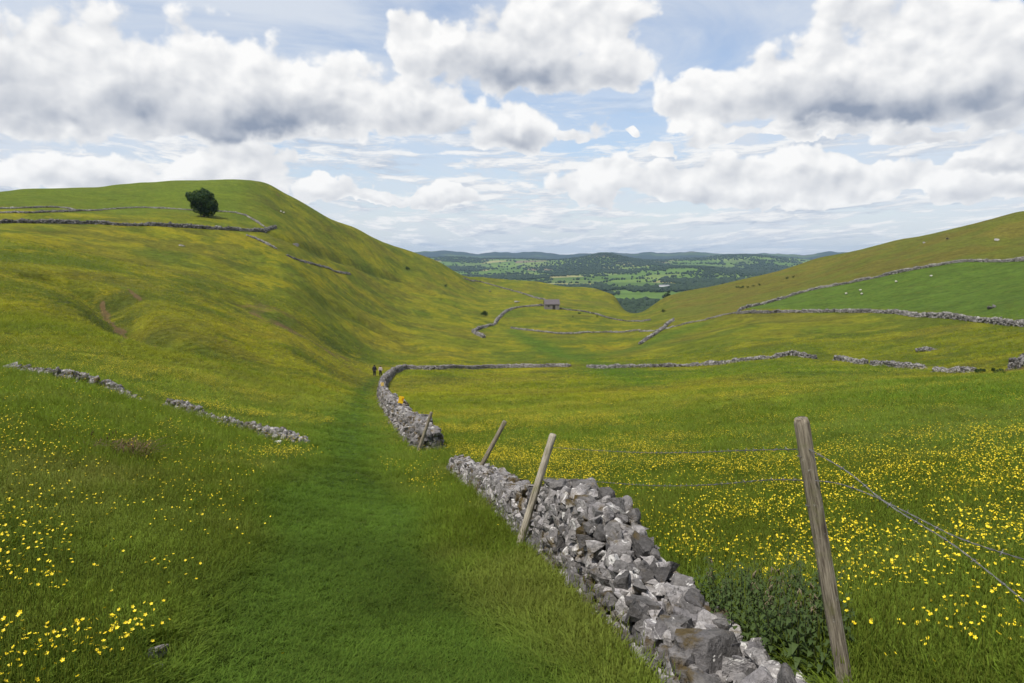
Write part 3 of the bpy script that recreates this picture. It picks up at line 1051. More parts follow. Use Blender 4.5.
    o = link(name, pile.mesh(name, smooth=False), mat)
    # the packed heart behind the face stones
    vs, fs = [], []
    for k, q in enumerate(np.linspace(0, total, max(3, int(total / max(size, .3))))):
        x, y, h, nx, ny = frame(q)
        hw = width * 0.5 - size * 0.34
        hh = max(h - size * 1.0, -0.05)
        for off, zz in ((-hw, -0.3), (-hw * 0.66, hh), (hw * 0.66, hh), (hw, -0.3)):
            vs.append((x + nx * off, y + ny * off, zz))
        if k:
            b0 = (k - 1) * 4; b1 = k * 4
            for i in range(3):
                fs.append((b0 + i, b1 + i, b1 + i + 1, b0 + i + 1))
    vs = np.array(vs); vs[:, 2] += ground(vs[:, 0], vs[:, 1])
    link("packing", np_mesh("packing", vs, [fs], smooth=False), MAT_HEART, o)
    tag(o, label, cat, group, 'thing')
    return o, frame, total


W = "dry_stone_wall"
# the tumbled wall beside the path
FOOT_A = [(447, 470), (470, 489), (495, 516), (522, 543), (548, 566), (574, 592), (604, 624), (636, 660), (672, 706), (715, 775)]
HGT_A = [0.27, 0.33, 0.42, 0.60, 0.76, 0.66, 0.36, 0.20, 0.12, 0.08]
wallA, frameA, lenA = build_wall(W, FOOT_A, HGT_A, 0.54, 0.122, "tumbled grey rubble wall with a low gap at its far end, beside the leaning posts", MAT_STONE, 3, -0.50, 0.14, 3, ragged=0.16, topsize=1.2)
FOOT_B = [(420, 451), (410, 443), (401, 433), (392, 421), (386, 411), (381.5, 404), (379.5, 396), (380.5, 388.5), (385, 380.5), (393, 373.5), (403, 369.5), (420, 369.3), (440, 369.5), (480, 368.3), (530, 367.2), (571, 366.6)]
HGT_B = [0.62, 0.80, 0.95, 1.1, 1.15, 1.15, 1.15, 1.15, 1.1, 1.0, 0.9, 0.8, 0.75, 0.72, 0.7, 0.6]
wallB, frameB, lenB = build_wall(W, FOOT_B, HGT_B, 0.80, 0.27, "long grey wall curving behind the meadow, with two yellow signs on it", MAT_STONE, 5, 0.4, 0.26, 1, ragged=0.36)
FARW = [
    ([(588, 367.5), (606, 368.5), (648, 367.3), (668, 367), (706, 365), (735, 362.8), (768, 359), (785, 355.5), (797, 355.8), (815, 359)], 0.72, 0.7, 0.34, "longest grey wall closing the far side of the meadow, right of a gap", MAT_STONE_CLEAN),
    ([(835, 360), (850, 361.8), (866, 364.2)], 0.75, 0.7, 0.32, "shortest stretch of broken grey wall at the meadow's upper edge, nearest the long far wall", MAT_STONE_CLEAN),
    ([(872, 365), (890, 366.5), (906, 368), (922, 369.3)], 0.75, 0.7, 0.3, "middle stretch of broken grey wall at the meadow's upper edge, below the pale stone heap", MAT_STONE_CLEAN),
    ([(936, 372), (955, 372.6), (972, 373)], 0.62, 0.7, 0.29, "broken grey wall stretch ending at a dark green bush at the meadow's edge", MAT_STONE_CLEAN),
    ([(1012, 369.5), (1026, 363.5), (1050, 355), (1090, 340)], 1.0, 0.7, 0.29, "grey wall end climbing out of the picture beside the dark green bush", MAT_STONE_CLEAN),
    ([(737, 314), (765, 313.2), (800, 312.6), (850, 312.6), (880, 313), (905, 315), (930, 317), (960, 319.5), (990, 323), (1024, 326.5), (1080, 333)], 1.05, 0.7, 0.44, "pale thick wall along the lower edge of the bright green sheep field", MAT_STONE_CLEAN),
    ([(739, 311), (765, 304), (800, 293.5), (844, 284.5), (894, 274), (925, 268), (940, 265.5), (962, 262), (997, 262), (1040, 260), (1100, 252)], 1.1, 0.7, 0.5, "pale wall along the upper edge of the bright green sheep field, below the brown slope", MAT_STONE_CLEAN),
    ([(737, 313), (715, 317.5), (692, 322.5), (676, 326.5), (655, 331), (640, 331.8)], 0.4, 0.7, 0.4, "low ruined wall from the bright green field's corner down to the valley floor", MAT_STONE_CLEAN),
    ([(640, 344.5), (655, 334.5), (665, 327), (673, 321)], 1.0, 0.7, 0.48, "short straight wall slanting up the valley floor", MAT_STONE_CLEAN),
    ([(511, 328.3), (535, 331.2), (564, 334), (600, 332.5), (640, 330)], 0.5, 0.7, 0.48, "thin low wall crossing the yellow valley floor in front of the barn", MAT_STONE_CLEAN),
    ([(484, 338), (476, 334.5), (473.5, 332), (480, 329), (488, 326.5), (495, 324), (499.5, 318), (507, 311.5), (518, 308), (532, 306.5), (543, 306)], 1.1, 0.7, 0.48, "winding pale wall that leads up to the stone barn", MAT_STONE_CLEAN),
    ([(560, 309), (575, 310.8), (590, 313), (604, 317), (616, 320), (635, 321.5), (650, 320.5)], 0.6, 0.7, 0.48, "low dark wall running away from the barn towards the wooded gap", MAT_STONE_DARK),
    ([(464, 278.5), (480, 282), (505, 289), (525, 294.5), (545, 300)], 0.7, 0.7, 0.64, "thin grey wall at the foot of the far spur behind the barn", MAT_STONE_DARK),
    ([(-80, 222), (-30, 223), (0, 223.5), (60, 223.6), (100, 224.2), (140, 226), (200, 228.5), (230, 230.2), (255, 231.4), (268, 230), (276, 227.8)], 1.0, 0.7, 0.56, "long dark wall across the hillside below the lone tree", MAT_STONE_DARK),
    ([(-40, 208), (0, 208.8), (30, 208), (60, 207.8), (80, 210.8), (100, 210.4), (140, 207.8), (190, 210.2), (235, 213)], 0.36, 0.6, 0.5, "grey wall across the upper hillside behind the lone tree", MAT_STONE_CLEAN),
    ([(236, 213), (246, 216), (254, 220.5), (264, 227)], 0.5, 0.6, 0.5, "short pale wall slanting down beside the lone tree to the long dark wall", MAT_STONE_CLEAN),
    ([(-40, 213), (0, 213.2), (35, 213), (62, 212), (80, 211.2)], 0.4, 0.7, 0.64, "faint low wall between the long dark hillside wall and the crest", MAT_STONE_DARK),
    ([(247, 235.5), (262, 242), (276, 249)], 0.5, 0.7, 0.48, "ruined line of pale stones below the end of the long dark wall", MAT_STONE_CLEAN),
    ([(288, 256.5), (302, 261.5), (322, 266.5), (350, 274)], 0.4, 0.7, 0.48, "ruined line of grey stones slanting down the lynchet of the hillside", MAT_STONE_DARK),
]
for k, (foot, h, wd, sz, lab, mt) in enumerate(FARW):
    h *= 0.82
    build_wall(W, foot, h, wd, sz, lab, mt, 20 + k, 0.0, 0.36, 1, ragged=0.5)
build_wall(W, [(20, 371), (34, 373.5), (52, 377.5), (72, 381.5), (92, 386.5), (112, 393), (138, 402)], [.20, .26, .22, .30, .34, .26, .12], 0.55, 0.17, "collapsed low wall in the flowery slope, reaching towards the picture's edge", MAT_STONE, 61, 0.0, 0.6, 2, ragged=0.95)
build_wall(W, [(172, 409), (190, 414), (206, 418.5), (222, 424), (240, 429), (256, 434), (272, 439), (288, 442.5), (304, 444)], [.24, .26, .16, .2, .24, .28, .34, .3, .18], 0.55, 0.17, "collapsed low wall on the slope, ending beside the grassy path", MAT_STONE, 62, 0.0, 0.6, 2, ragged=0.85)


def rock(px, py, size, label, seed, mat=MAT_STONE, sink=0.25, group=None, cat='rock', sub=3, yaw=0.4):
    p = hit(px, py)
    pile = Pile(seed)
    pile.stone((0, 0, size[2] * (0.5 - sink)), size, yaw, sub, 0.2)
    o = link("limestone_rock", pile.mesh("limestone_rock", False), mat, None, p)
    tag(o, label, cat, group)
    return o


rock(10, 369, (0.55, 0.4, 0.42), "white limestone rock beside the collapsed wall, at the picture's edge", 71, MAT_STONE_WHITE)
rock(278, 446, (0.26, 0.2, 0.18), "small pale rock in the grass below the path end of the collapsed wall", 72, MAT_STONE_WHITE)
rock(154, 657, (0.17, 0.085, 0.06), "flat grey stone showing through the turf, upper of two", 73, MAT_STONE, 0.36)
rock(149, 671, (0.13, 0.09, 0.06), "flat grey stone showing through the turf, lower of two", 74, MAT_STONE, 0.34)
for k, (px, py, w_, h_, lab) in enumerate([(948, 239, 2.4, 0.5, "grey limestone outcrop on the brown slope near the skyline"), (998, 240, 6.0, 0.45, "long pale limestone outcrop slanting across the brown slope"),
                                         (924, 243, 2.5, 1.0, "small limestone outcrop between the skyline and the upper field wall"), (990, 309, 1.6, 0.9, "pale boulder in the bright green field, near its lower wall"),
                                         (994.5, 307.5, 1.2, 0.8, "smaller pale boulder beside another in the bright green field"), (182, 246, 1.8, 0.5, "grey outcrop in a hollow of the hillside below the tree"),
                                         (296, 246, 2.6, 1.5, "dark rock on the lynchet below the hill's steep shoulder"), (490, 291.5, 2.4, 0.9, "pale boulder at the foot of the hill beyond the winding wall"), (517, 302.5, 4.0, 1.2, "low pinkish outcrop just above the winding wall")]):
    rock(px, py, (w_, w_ * 0.6, h_), lab, 80 + k, MAT_STONE_DARK if k == 5 else MAT_STONE_CLEAN, 0.3, None, 'rock', 3, 0.3)

# heap of pale stones in the pasture
p0 = hit(927, 351)
pile = Pile(90)
for k in range(70):
    a_ = pile.rs.uniform(0, 6.28); q_ = min(abs(pile.rs.normal()) * 0.42, 0.9)
    ox, oy = math.cos(a_) * q_ * 2.3, math.sin(a_) * q_ * 1.5
    s_ = pile.rs.uniform(0.25, 0.6)
    pile.stone((ox, oy, max(0, 0.55 * (1 - q_)) * pile.rs.uniform(0, 1) + 0.1), (s_ * 1.3, s_, s_ * .8), a_, 2, 0.5)
tag(link("stone_heap", pile.mesh("stone_heap", False), MAT_STONE_CLEAN, None, p0), "heap of pale stones lying in the pasture above the broken wall", "stone heap")

# the big blocks that cap the near wall (parts of it)
pile_id = 0
for (px, py, d_, sx, sy, sz, yw) in [(568, 487, 7.35, .36, .34, .27, .3), (588, 497, 6.95, .34, .36, .32, 1.0), (606, 513, 6.4, .34, .26, .20, .6), (632, 548, 5.6, .24, .24, .2, .4), (646, 578, 5.2, .20, .22, .20, 0.2),
                                      (624, 577, 5.2, .22, .2, .22, .9), (694, 612, 4.55, .22, .2, .15, .5), (724, 617, 4.5, .16, .14, .11, .5), (712, 656, 3.85, .40, .30, .30, .7), (752, 648, 3.95, .24, .16, .13, .4), (690, 672, 3.72, .24, .2, .24, .2), (660, 617, 4.6, .22, .2, .18, .7), (676, 634, 4.2, .26, .2, .2, .1)]:
    c_ = at(px, py, d_)
    pp = Pile(300 + pile_id); pile_id += 1
    g0 = gz(c_.x, c_.y)
    pp.stone((c_.x, c_.y, max(c_.z, g0 + sz * 0.3)), (sx, sy, sz), yw, 3, 0.15)
    link("capstone", pp.mesh("capstone", False), MAT_STONE, wallA)

# ------------------------------------------------------------------ posts and wire
m, g, out = new_mat("weathered_wood")
p = g.node('ShaderNodeTexCoord').outputs['Object']
q = g.vm('MULTIPLY', p, (1.0, 1.0, 0.06))
gr = g.noise(q, 95.0, 5.0, 0.7)
gr2 = g.noise(q, 26.0, 4.0, 0.6)
bl = g.noise(p, 5.0, 5.0, 0.65)
c = g.mix(g.step(gr, 0.3, 0.7), (0.055, 0.042, 0.030), (0.30, 0.26, 0.195))
c = g.mix(g.m('MULTIPLY', g.step(gr2, 0.42, 0.30), 0.75), c, (0.035, 0.028, 0.02))
c = g.mix(g.m('MULTIPLY', g.step(bl, 0.50, 0.66), 0.55), c, (0.13, 0.135, 0.045))
c = g.mix(g.m('MULTIPLY', g.step(g.noise(p, 22.0, 4.0, 0.7), 0.62, 0.70), 0.6), c, (0.36, 0.35, 0.31))
principled(g, out, c, 0.9, g.bump(g.m('ADD', gr, g.m('MULTIPLY', gr2, 1.5)), 0.7, 0.006), 0.15)
MAT_WOOD = m
MAT_WOOD_PALE = m.copy()
MAT_WOOD_PALE.name = 'bleached_wood'
for n_ in MAT_WOOD_PALE.node_tree.nodes:
    if n_.type == 'MIX' and abs(n_.inputs[7].default_value[0] - 0.30) < 0.01:
        n_.inputs[6].default_value = (0.16, 0.135, 0.10, 1); n_.inputs[7].default_value = (0.46, 0.415, 0.33, 1)
m, g, out = new_mat("galvanised_wire")
principled(g, out, g.mix(g.noise(g.pos(), 60.0, 3.0, 0.6), (0.10, 0.10, 0.105), (0.22, 0.215, 0.21)), 0.55, None, 0.4, 0.7)
MAT_WIRE = m


def tube(path, radius, seg=10, closed_ends=True, irregular=0.0, seed=0):
    P_ = [Vector(p) for p in path]
    vs, fs = [], []
    rr = np.random.RandomState(seed)
    ph = rr.uniform(0, 6.28, 3)
    for i, p in enumerate(P_):
        t = (P_[min(i + 1, len(P_) - 1)] - P_[max(i - 1, 0)]).normalized()
        ref = Vector((0, 1, 0)) if abs(t.y) < 0.9 else Vector((1, 0, 0))
        u = t.cross(ref).normalized(); v = t.cross(u).normalized()
        r = radius[i] if isinstance(radius, (list, tuple)) else radius
        for k in range(seg):
            a = 2 * math.pi * k / seg
            q = r * (1 + irregular * (math.sin(2 * a + ph[0]) * 0.6 + math.sin(3 * a + ph[1]) * 0.4 + rr.normal() * 0.25))
            vs.append(p + (u * math.cos(a) + v * math.sin(a)) * q)
        if i:
            b0 = (i - 1) * seg; b1 = i * seg
            for k in range(seg):
                fs.append((b0 + k, b0 + (k + 1) % seg, b1 + (k + 1) % seg, b1 + k))
    tris = []
    if closed_ends:
        n = len(vs)
        vs.append(P_[0]); vs.append(P_[-1])
        e = (len(P_) - 1) * seg
        for k in range(seg):
            tris.append((n, (k + 1) % seg, k))
            tris.append((n + 1, e + k, e + (k + 1) % seg))
    return [tuple(v) for v in vs], fs, tris


def mesh_of(name, parts, smooth=True):
    V, Q, T = [], [], []
    for vs, fs, ts in parts:
        n = len(V)
        V += vs
        Q += [tuple(i + n for i in f) for f in fs]
        T += [tuple(i + n for i in f) for f in ts]
    return np_mesh(name, V, [Q, T], None, smooth)


POST_TOP = {}
def post(base_px, top_px, dbase, dtop, rad, label, key, staple=True, wood=None):
    b = at(base_px[0], base_px[1], dbase); t = at(top_px[0], top_px[1], dtop)
    b.z = min(b.z, gz(b.x, b.y)); 
    ax = (t - b)
    L = ax.length
    root = empty("fence_post", b)
    root.rotation_mode = 'QUATERNION'
    root.rotation_quaternion = ax.to_track_quat('Z', 'Y')
    n = 14
    path = [(0.004 * math.sin(3.1 * k / n + rad * 90), 0.004 * math.cos(2.3 * k / n), -0.22 + (L + 0.20) * k / n) for k in range(n + 1)]
    path += [(path[-1][0], path[-1][1], L), ]
    rads = [rad * (1.06 - 0.10 * k / n) for k in range(n + 1)] + [rad * 0.80]
    link("post", mesh_of("post", [tube(path, rads, 14, True, 0.07, int(rad * 1000))]), wood or MAT_WOOD, root)
    if staple:
        for zz in (L - 0.16, L - 0.38):
            st = [(math.cos(a) * 0.012, -rad * 0.9 - 0.012 * math.sin(a), zz) for a in np.linspace(0, math.pi, 7)]
            link("staple", mesh_of("staple", [tube(st, 0.0018, 5)]), MAT_WIRE, root)
    tag(root, label, "fence post", "leaning wooden fence posts along the wall")
    POST_TOP[key] = (b, t)
    return root


hb = hit(522, 536); d3 = math.hypot(hb.x, hb.y)
post((847, 700), (801.5, 418), 3.42, 3.30, 0.0335, "tall thick wooden post carrying the barbed wire, nearest to the viewer", "near")
post((518, 543), (553, 434), d3 * 0.895, d3 * 0.895, 0.040, "pale leaning wooden post in front of the wall, beside its highest stones", "pale", True, MAT_WOOD_PALE)
hb = hit(472, 480); d2 = math.hypot(hb.x, hb.y)
post((469.5, 483), (505, 421), d2 * 0.905, d2 * 0.905, 0.043, "brown leaning wooden post at the low far end of the tumbled wall", "brown", False)
hb = hit(417, 450); d4 = math.hypot(hb.x, hb.y)
post((417.5, 452), (431.5, 412), d4 * 0.94, d4 * 0.94, 0.05, "thin leaning post against the broken end of the curving wall", "thin", False)


def strand(pts, label, seed):
    """two twisted wires with a four point barb every hand's breadth"""
    P_ = catmull(pts, 40)
    parts = []
    s = 0.0
    la, lb = [], []
    nxt = 0.05
    rr = np.random.RandomState(seed)
    for i, p in enumerate(P_):
        if i:
            s += float(np.linalg.norm(P_[i] - P_[i - 1]))
        t = P_[min(i + 1, len(P_) - 1)] - P_[max(i - 1, 0)]
        t = t / np.linalg.norm(t)
        u = np.cross(t, [0, 0, 1.0]); u /= np.linalg.norm(u); v = np.cross(t, u)
        ph = s * 70
        o_ = (u * math.cos(ph) + v * math.sin(ph)) * 0.0016
        la.append(tuple(p + o_)); lb.append(tuple(p - o_))
        if s > nxt and i < len(P_) - 1:
            nxt = s + 0.11
            for k in range(2):
                a = rr.uniform(0, 6.28)
                w_ = (u * math.cos(a) + v * math.sin(a)) * 0.014 + t * rr.uniform(-0.004, 0.004)
                parts.append(tube([tuple(p - w_), tuple(p), tuple(p + w_)], [0.0006, 0.0017, 0.0006], 5))
            parts.append(tube([tuple(p - t * 0.006), tuple(p + t * 0.006)], 0.0034, 6))
    parts.append(tube(la, 0.00135, 5)); parts.append(tube(lb, 0.00135, 5))
    o = link("barbed_wire", mesh_of("barbed_wire", parts), MAT_WIRE)
    tag(o, label, "barbed wire", "strands of barbed wire on the near post")
    return o


strand([at(806, 449, 3.29), at(740, 450.5, 3.95), at(690, 452.5, 4.8), at(640, 452.5, 6.0), at(590, 450, 7.6), at(548, 447, d3)], "upper barbed wire strand from the tall post across to the pale leaning post", 1)
strand([at(812, 480.5, 3.31), at(768, 480, 3.7), at(705, 485, 4.6), at(650, 485.5, 5.8), at(600, 482, 7.2), at(539, 477, d3)], "lower barbed wire strand from the tall post across to the pale leaning post", 2)
strand([at(809, 449, 3.28), at(830, 461, 3.22), at(852, 475, 3.17), at(889, 505, 3.08), at(943, 538, 2.98), at(976, 562, 2.92), at(1024, 601, 2.82), at(1100, 668, 2.66)], "barbed wire strand slanting steeply down from near the top of the tall post", 3)
strand([at(815, 480.5, 3.29), at(840, 484, 3.24), at(872, 495.5, 3.18), at(910, 514, 3.10), at(959, 538, 3.02), at(1024, 559.5, 2.92), at(1100, 582, 2.8)], "barbed wire strand running from lower on the tall post out over the meadow", 4)

# ------------------------------------------------------------------ the two yellow signs on the wall
m, g, out = new_mat("yellow_paint")
principled(g, out, g.mix(g.noise(g.pos(), 9.0, 4.0, 0.6), (0.78, 0.46, 0.012), (0.88, 0.58, 0.02)), 0.5)
MAT_YEL = m
m, g, out = new_mat("faded_yellow")
principled(g, out, g.mix(g.noise(g.pos(), 12.0, 4.0, 0.6), (0.62, 0.40, 0.08), (0.75, 0.55, 0.20)), 0.6)
MAT_YEL2 = m
m, g, out = new_mat("orange_paint")
principled(g, out, (0.55, 0.24, 0.01), 0.5)
MAT_OR = m


def bevel_box(name, size, mat, parent, loc, bev=0.01, rot=(0, 0, 0)):
    b = bmesh.new()
    bmesh.ops.create_cube(b, size=1.0)
    bmesh.ops.scale(b, vec=size, verts=b.verts)
    bmesh.ops.bevel(b, geom=list(b.edges), offset=bev, segments=2, affect='EDGES', clamp_overlap=True)
    me = bpy.data.meshes.new(name)
    b.to_mesh(me); b.free()
    o = link(name, me, mat, parent, loc)
    o.rotation_euler = rot
    return o


def sign(px, py_bottom, py_top, w_px, mat, label, tilt, corner):
    # stands on the coping: find the wall spot along the sight line
    a, e = ray(px, (py_bottom + py_top) / 2)
    best = None
    for q in np.linspace(0, lenB, 4000):
        x, y, h, nx, ny = frameB(q)
        da = abs(math.atan2(x, y) - float(a))
        if best is None or da < best[0]:
            if math.hypot(x, y) < 100:
                best = (da, x, y, h)
    _, x, y, h = best
    d = math.hypot(x, y)
    z = gz(x, y) + h
    hgt = (py_bottom - py_top) * d / FPX; wd = w_px * d / FPX
    r0 = empty("marker_sign", (x, y, z), -float(a) + 0.25)
    r0.rotation_euler[1] = tilt
    bevel_box("panel", (wd, 0.03, hgt), mat, r0, (0, 0, hgt / 2 + 0.06), 0.02)
    bevel_box("stake", (0.05, 0.04, hgt + 0.35), MAT_WOOD, r0, (0, 0.037, hgt / 2 - 0.1), 0.006)
    if corner:
        bevel_box("corner_mark", (wd * 0.34, 0.012, hgt * 0.4), MAT_OR, r0, (wd * 0.24, -0.0225, hgt * 0.62 + 0.06), 0.004)
    tag(r0, label, "sign")


sign(400, 406.5, 399, 5.4, MAT_YEL, "bright yellow square marker tilted on top of the curving wall", R(14), True)
sign(382.5, 386, 382, 3.2, MAT_YEL2, "small pale yellow marker on the curving wall near the two walkers", R(-4), False)

# ------------------------------------------------------------------ stone barn
p = (hit(545, 309.2) + hit(558.5, 309.6)) / 2
bd = math.hypot(p.x, p.y)
k = bd / FPX
BW, BH, BR = 14.5 * k, 5.6 * k, 9.8 * k       # width, eaves, ridge
barn = empty("stone_barn", (p.x, p.y + 2.0, gz(p.x, p.y) - 0.15), -math.atan2(p.x, p.y) + 0.12)
BDp = BW * 0.62
def prism(pts, y0, y1):
    n = len(pts)
    vs = [(x, y0, z) for x, z in pts] + [(x, y1, z) for x, z in pts]
    qs = [(i, (i + 1) % n, n + (i + 1) % n, n + i) for i in range(n)]
    return vs, qs, [tuple(range(n))[::-1], tuple(range(n, 2 * n))]
def poly_mesh(name, vs, faces):
    me = bpy.data.meshes.new(name); me.from_pydata(vs, [], faces); me.update(); return me
hw, hd = BW / 2, BDp / 2
vs = [(-hw, -hd, 0), (hw, -hd, 0), (hw, hd, 0), (-hw, hd, 0), (-hw, -hd, BH), (hw, -hd, BH), (hw, hd, BH), (-hw, hd, BH), (-hw, 0, BR - .2), (hw, 0, BR - .2)]
fs = [(0, 1, 5, 4), (2, 3, 7, 6), (1, 2, 6, 9, 5), (3, 0, 4, 8, 7)]
m, g, out = new_mat("barn_stone")
br = g.node('ShaderNodeTexBrick')
g.put(br.inputs['Vector'], g.vm('ADD', g.node('ShaderNodeTexCoord').outputs['Object'], (3, 3, 3)))
br.inputs['Color1'].default_value = (0.21, 0.19, 0.18, 1); br.inputs['Color2'].default_value = (0.14, 0.125, 0.12, 1); br.inputs['Mortar'].default_value = (0.13, 0.12, 0.105, 1)
br.inputs['Scale'].default_value = 1.4
principled(g, out, g.vm('SCALE', br.outputs['Color'], scale=g.m('MULTIPLY_ADD', g.noise(g.pos(), 1.5, 5.0, 0.6), 0.9, 0.55)), 0.95)
link("wall", poly_mesh("wall", vs, fs), m, barn)
m, g, out = new_mat("stone_slates")
principled(g, out, g.mix(g.noise(g.pos(), 0.9, 5.0, 0.65), (0.075, 0.064, 0.070), (0.125, 0.108, 0.112)), 0.85)
ov, th = 0.3, 0.16
rv = []
rf = []
for s_ in (-1, 1):
    n = len(rv)
    sl = (BR - BH) / hd
    rv += [(-hw - ov, s_ * (hd + ov), BH - ov * sl), (hw + ov, s_ * (hd + ov), BH - ov * sl), (hw + ov, 0, BR), (-hw - ov, 0, BR)]
    rv += [(a_[0], a_[1], a_[2] + th) for a_ in rv[n:n + 4]]
    rf += [(n, n + 1, n + 2, n + 3), (n + 4, n + 5, n + 6, n + 7), (n, n + 1, n + 5, n + 4), (n + 1, n + 2, n + 6, n + 5), (n + 3, n, n + 4, n + 7)]
link("roof", poly_mesh("roof", rv, rf), m, barn)
m, g, out = new_mat("dark_boards")
principled(g, out, (0.03, 0.026, 0.022), 0.9)
bevel_box("door", (1.5, 0.08, 2.4), m, barn, (BW * 0.12, -hd - 0.035, 1.2), 0.01)
bevel_box("hatch", (0.8, 0.08, 0.8), m, barn, (-BW * 0.24, -hd - 0.035, BH * 0.62), 0.01)
tag(barn, "small square stone barn with a dark slate roof on the valley floor", "barn")

# ------------------------------------------------------------------ foliage
def leaf_mat(name, c1, c2, scale=0.6, trans=0.25):
    m, g, out = new_mat(name)
    n = g.noise(g.pos(), scale, 3.0, 0.6)
    r_ = g.attr("rnd")
    c = g.mix(g.m('ADD', g.m('MULTIPLY', n, 0.5), g.m('MULTIPLY', r_, 0.5)), c1, c2)
    d_ = g.node('ShaderNodeBsdfPrincipled')
    g.put(d_.inputs['Base Color'], c); d_.inputs['Roughness'].default_value = 0.65; d_.inputs['Specular IOR Level'].default_value = 0.25
    t = g.node('ShaderNodeBsdfTranslucent'); g.put(t.inputs[0], g.vm('MULTIPLY', c, (1.3, 1.4, 0.6)))
    x = g.node('ShaderNodeMixShader'); x.inputs[0].default_value = trans
    g.l.new(d_.outputs[0], x.inputs[1]); g.l.new(t.outputs[0], x.inputs[2])
    g.l.new(x.outputs[0], out.inputs[0])
    return m


MAT_LEAF = leaf_mat("sycamore_leaves", (0.012, 0.030, 0.008), (0.045, 0.085, 0.016), 0.7)
MAT_SHRUB = leaf_mat("shrub_leaves", (0.018, 0.035, 0.008), (0.045, 0.080, 0.018), 0.9)
MAT_FARLEAF = leaf_mat("far_leaves", (0.010, 0.022, 0.009), (0.030, 0.056, 0.018), 0.03, 0.1)
m, g, out = new_mat("bark")
principled(g, out, g.mix(g.noise(g.pos(), 4.0, 5.0, 0.6), (0.035, 0.03, 0.024), (0.09, 0.078, 0.06)), 0.95)
MAT_BARK = m


def leaf_cards(centres, radii, n, size, seed, squash=0.8):
    """leaf-sized faces spread over the skin and inside of overlapping lumps"""
    r = np.random.RandomState(seed)
    c = np.array(centres, float); rd = np.array(radii, float)
    w = rd ** 2; w /= w.sum()
    k = r.choice(len(c), n, p=w)
    dirs = r.normal(size=(n, 3)); dirs /= np.linalg.norm(dirs, axis=1)[:, None]
    rad = rd[k] * (1 - np.abs(r.normal(size=n)) * 0.16)
    p = c[k] + dirs * rad[:, None] * np.array([1, 1, squash])
    nrm = dirs * 0.8 + r.normal(size=(n, 3)) * 0.55
    nrm /= np.linalg.norm(nrm, axis=1)[:, None]
    u = np.cross(nrm, r.normal(size=(n, 3))); u /= np.linalg.norm(u, axis=1)[:, None]
    v = np.cross(nrm, u)
    s = size * r.uniform(0.55, 1.3, n)[:, None]
    V = np.stack([p - u * s, p + v * s * 0.55, p + u * s, p - v * s * 0.55], 1).reshape(-1, 3)
    Fq = np.arange(4 * n).reshape(-1, 4)
    return V, Fq, np.repeat(r.uniform(size=n), 4)


def lone_tree(px, py_base, py_top, w_px, label):
    b = hit(px, py_base)
    d = math.hypot(b.x, b.y)
    k = d / FPX
    H, Wd = (py_base - py_top) * k, w_px * k
    root = empty("broad_tree", b, 0.0)
    root.rotation_euler[2] = -math.atan2(b.x, b.y)
    r = random.Random(4)
    parts = [tube([(0, 0, -0.5), (0.05 * Wd, 0, H * .12), (0.03 * Wd, 0, H * .30)], [H * .045, H * .036, H * .028], 9)]
    link("trunk", mesh_of("trunk", parts), MAT_BARK, root)
    for i in range(7):
        a = i * 0.9
        e = Vector((math.cos(a) * Wd * .28, math.sin(a) * Wd * .26, H * (0.48 + 0.28 * r.random())))
        link("limb", mesh_of("limb", [tube([(0.03 * Wd, 0, H * .2), tuple(e * 0.5 + Vector((0, 0, H * .08))), tuple(e)], [H * .02, H * .013, H * .005], 6)]), MAT_BARK, root)
    # lopsided crown: leans to the left, widest above the middle, deeper to the right at the bottom
    lumps = [(-.26, .0, .66, .21), (-.36, .0, .74, .15), (-.12, .1, .78, .20), (.06, .0, .82, .19), (.20, .0, .72, .20), (.26, 0, .54, .19), (.28, 0, .36, .18), (.12, 0, .34, .22), (-.06, 0, .42, .24), (-.18, 0, .52, .21),
             (.0, -.2, .62, .24), (.0, .22, .62, .24), (.16, -.2, .42, .2), (-.2, -.16, .6, .18), (.30, .05, .25, .13), (.0, 0, .24, .15), (.16, -.1, .20, .14), (.20, 0, .15, .19), (.02, 0, .16, .17), (.34, 0, .27, .15), (-.14, 0, .24, .17), (-.24, 0, .38, .15), (.34, 0, .44, .15), (-.30, -.1, .58, .14), (.1, -.15, .78, .16), (.02, .0, .93, .09)]
    cs = [(a_ * Wd, b_ * Wd, c_ * H) for a_, b_, c_, _ in lumps]
    V, Fq, rn = leaf_cards(cs, [q_ * Wd * 0.83 for *_, q_ in lumps], 7000, 0.34, 9, 0.78)
    link("crown", np_mesh("crown", V, [Fq], {"rnd": rn}, False), MAT_LEAF, root)
    tag(root, label, "tree")


lone_tree(203, 217, 190.5, 30, "lone dark broad crowned tree on the hillside behind the long dark wall")


def shrub(px, py_base, w_px, h_px, label, seed, n=700, mat=None, name="shrub", group=None, leaf=None):
    b = hit(px, py_base)
    k = math.hypot(b.x, b.y) / FPX
    Wd, H = w_px * k, h_px * k
    r = random.Random(seed)
    root = empty(name, b)
    link("stem", mesh_of("stem", [tube([(0, 0, -0.1), (Wd * .03, 0, H * .3), (0, Wd * .03, H * .6)], [Wd * .04, Wd * .03, Wd * .01], 6)]), MAT_BARK, root)
    cs, rd = [], []
    for i in range(9):
        cs.append((r.uniform(-.33, .33) * Wd, r.uniform(-.3, .3) * Wd, r.uniform(.22, .72) * H)); rd.append(r.uniform(.16, .26) * min(Wd, H * 1.3))
    V, Fq, rn = leaf_cards(cs, rd, n, (leaf or 0.055 * max(Wd, H)), seed, 0.9)
    link("foliage", np_mesh("foliage", V, [Fq], {"rnd": rn}, False), mat or MAT_SHRUB, root)
    tag(root, label, "shrub", group)


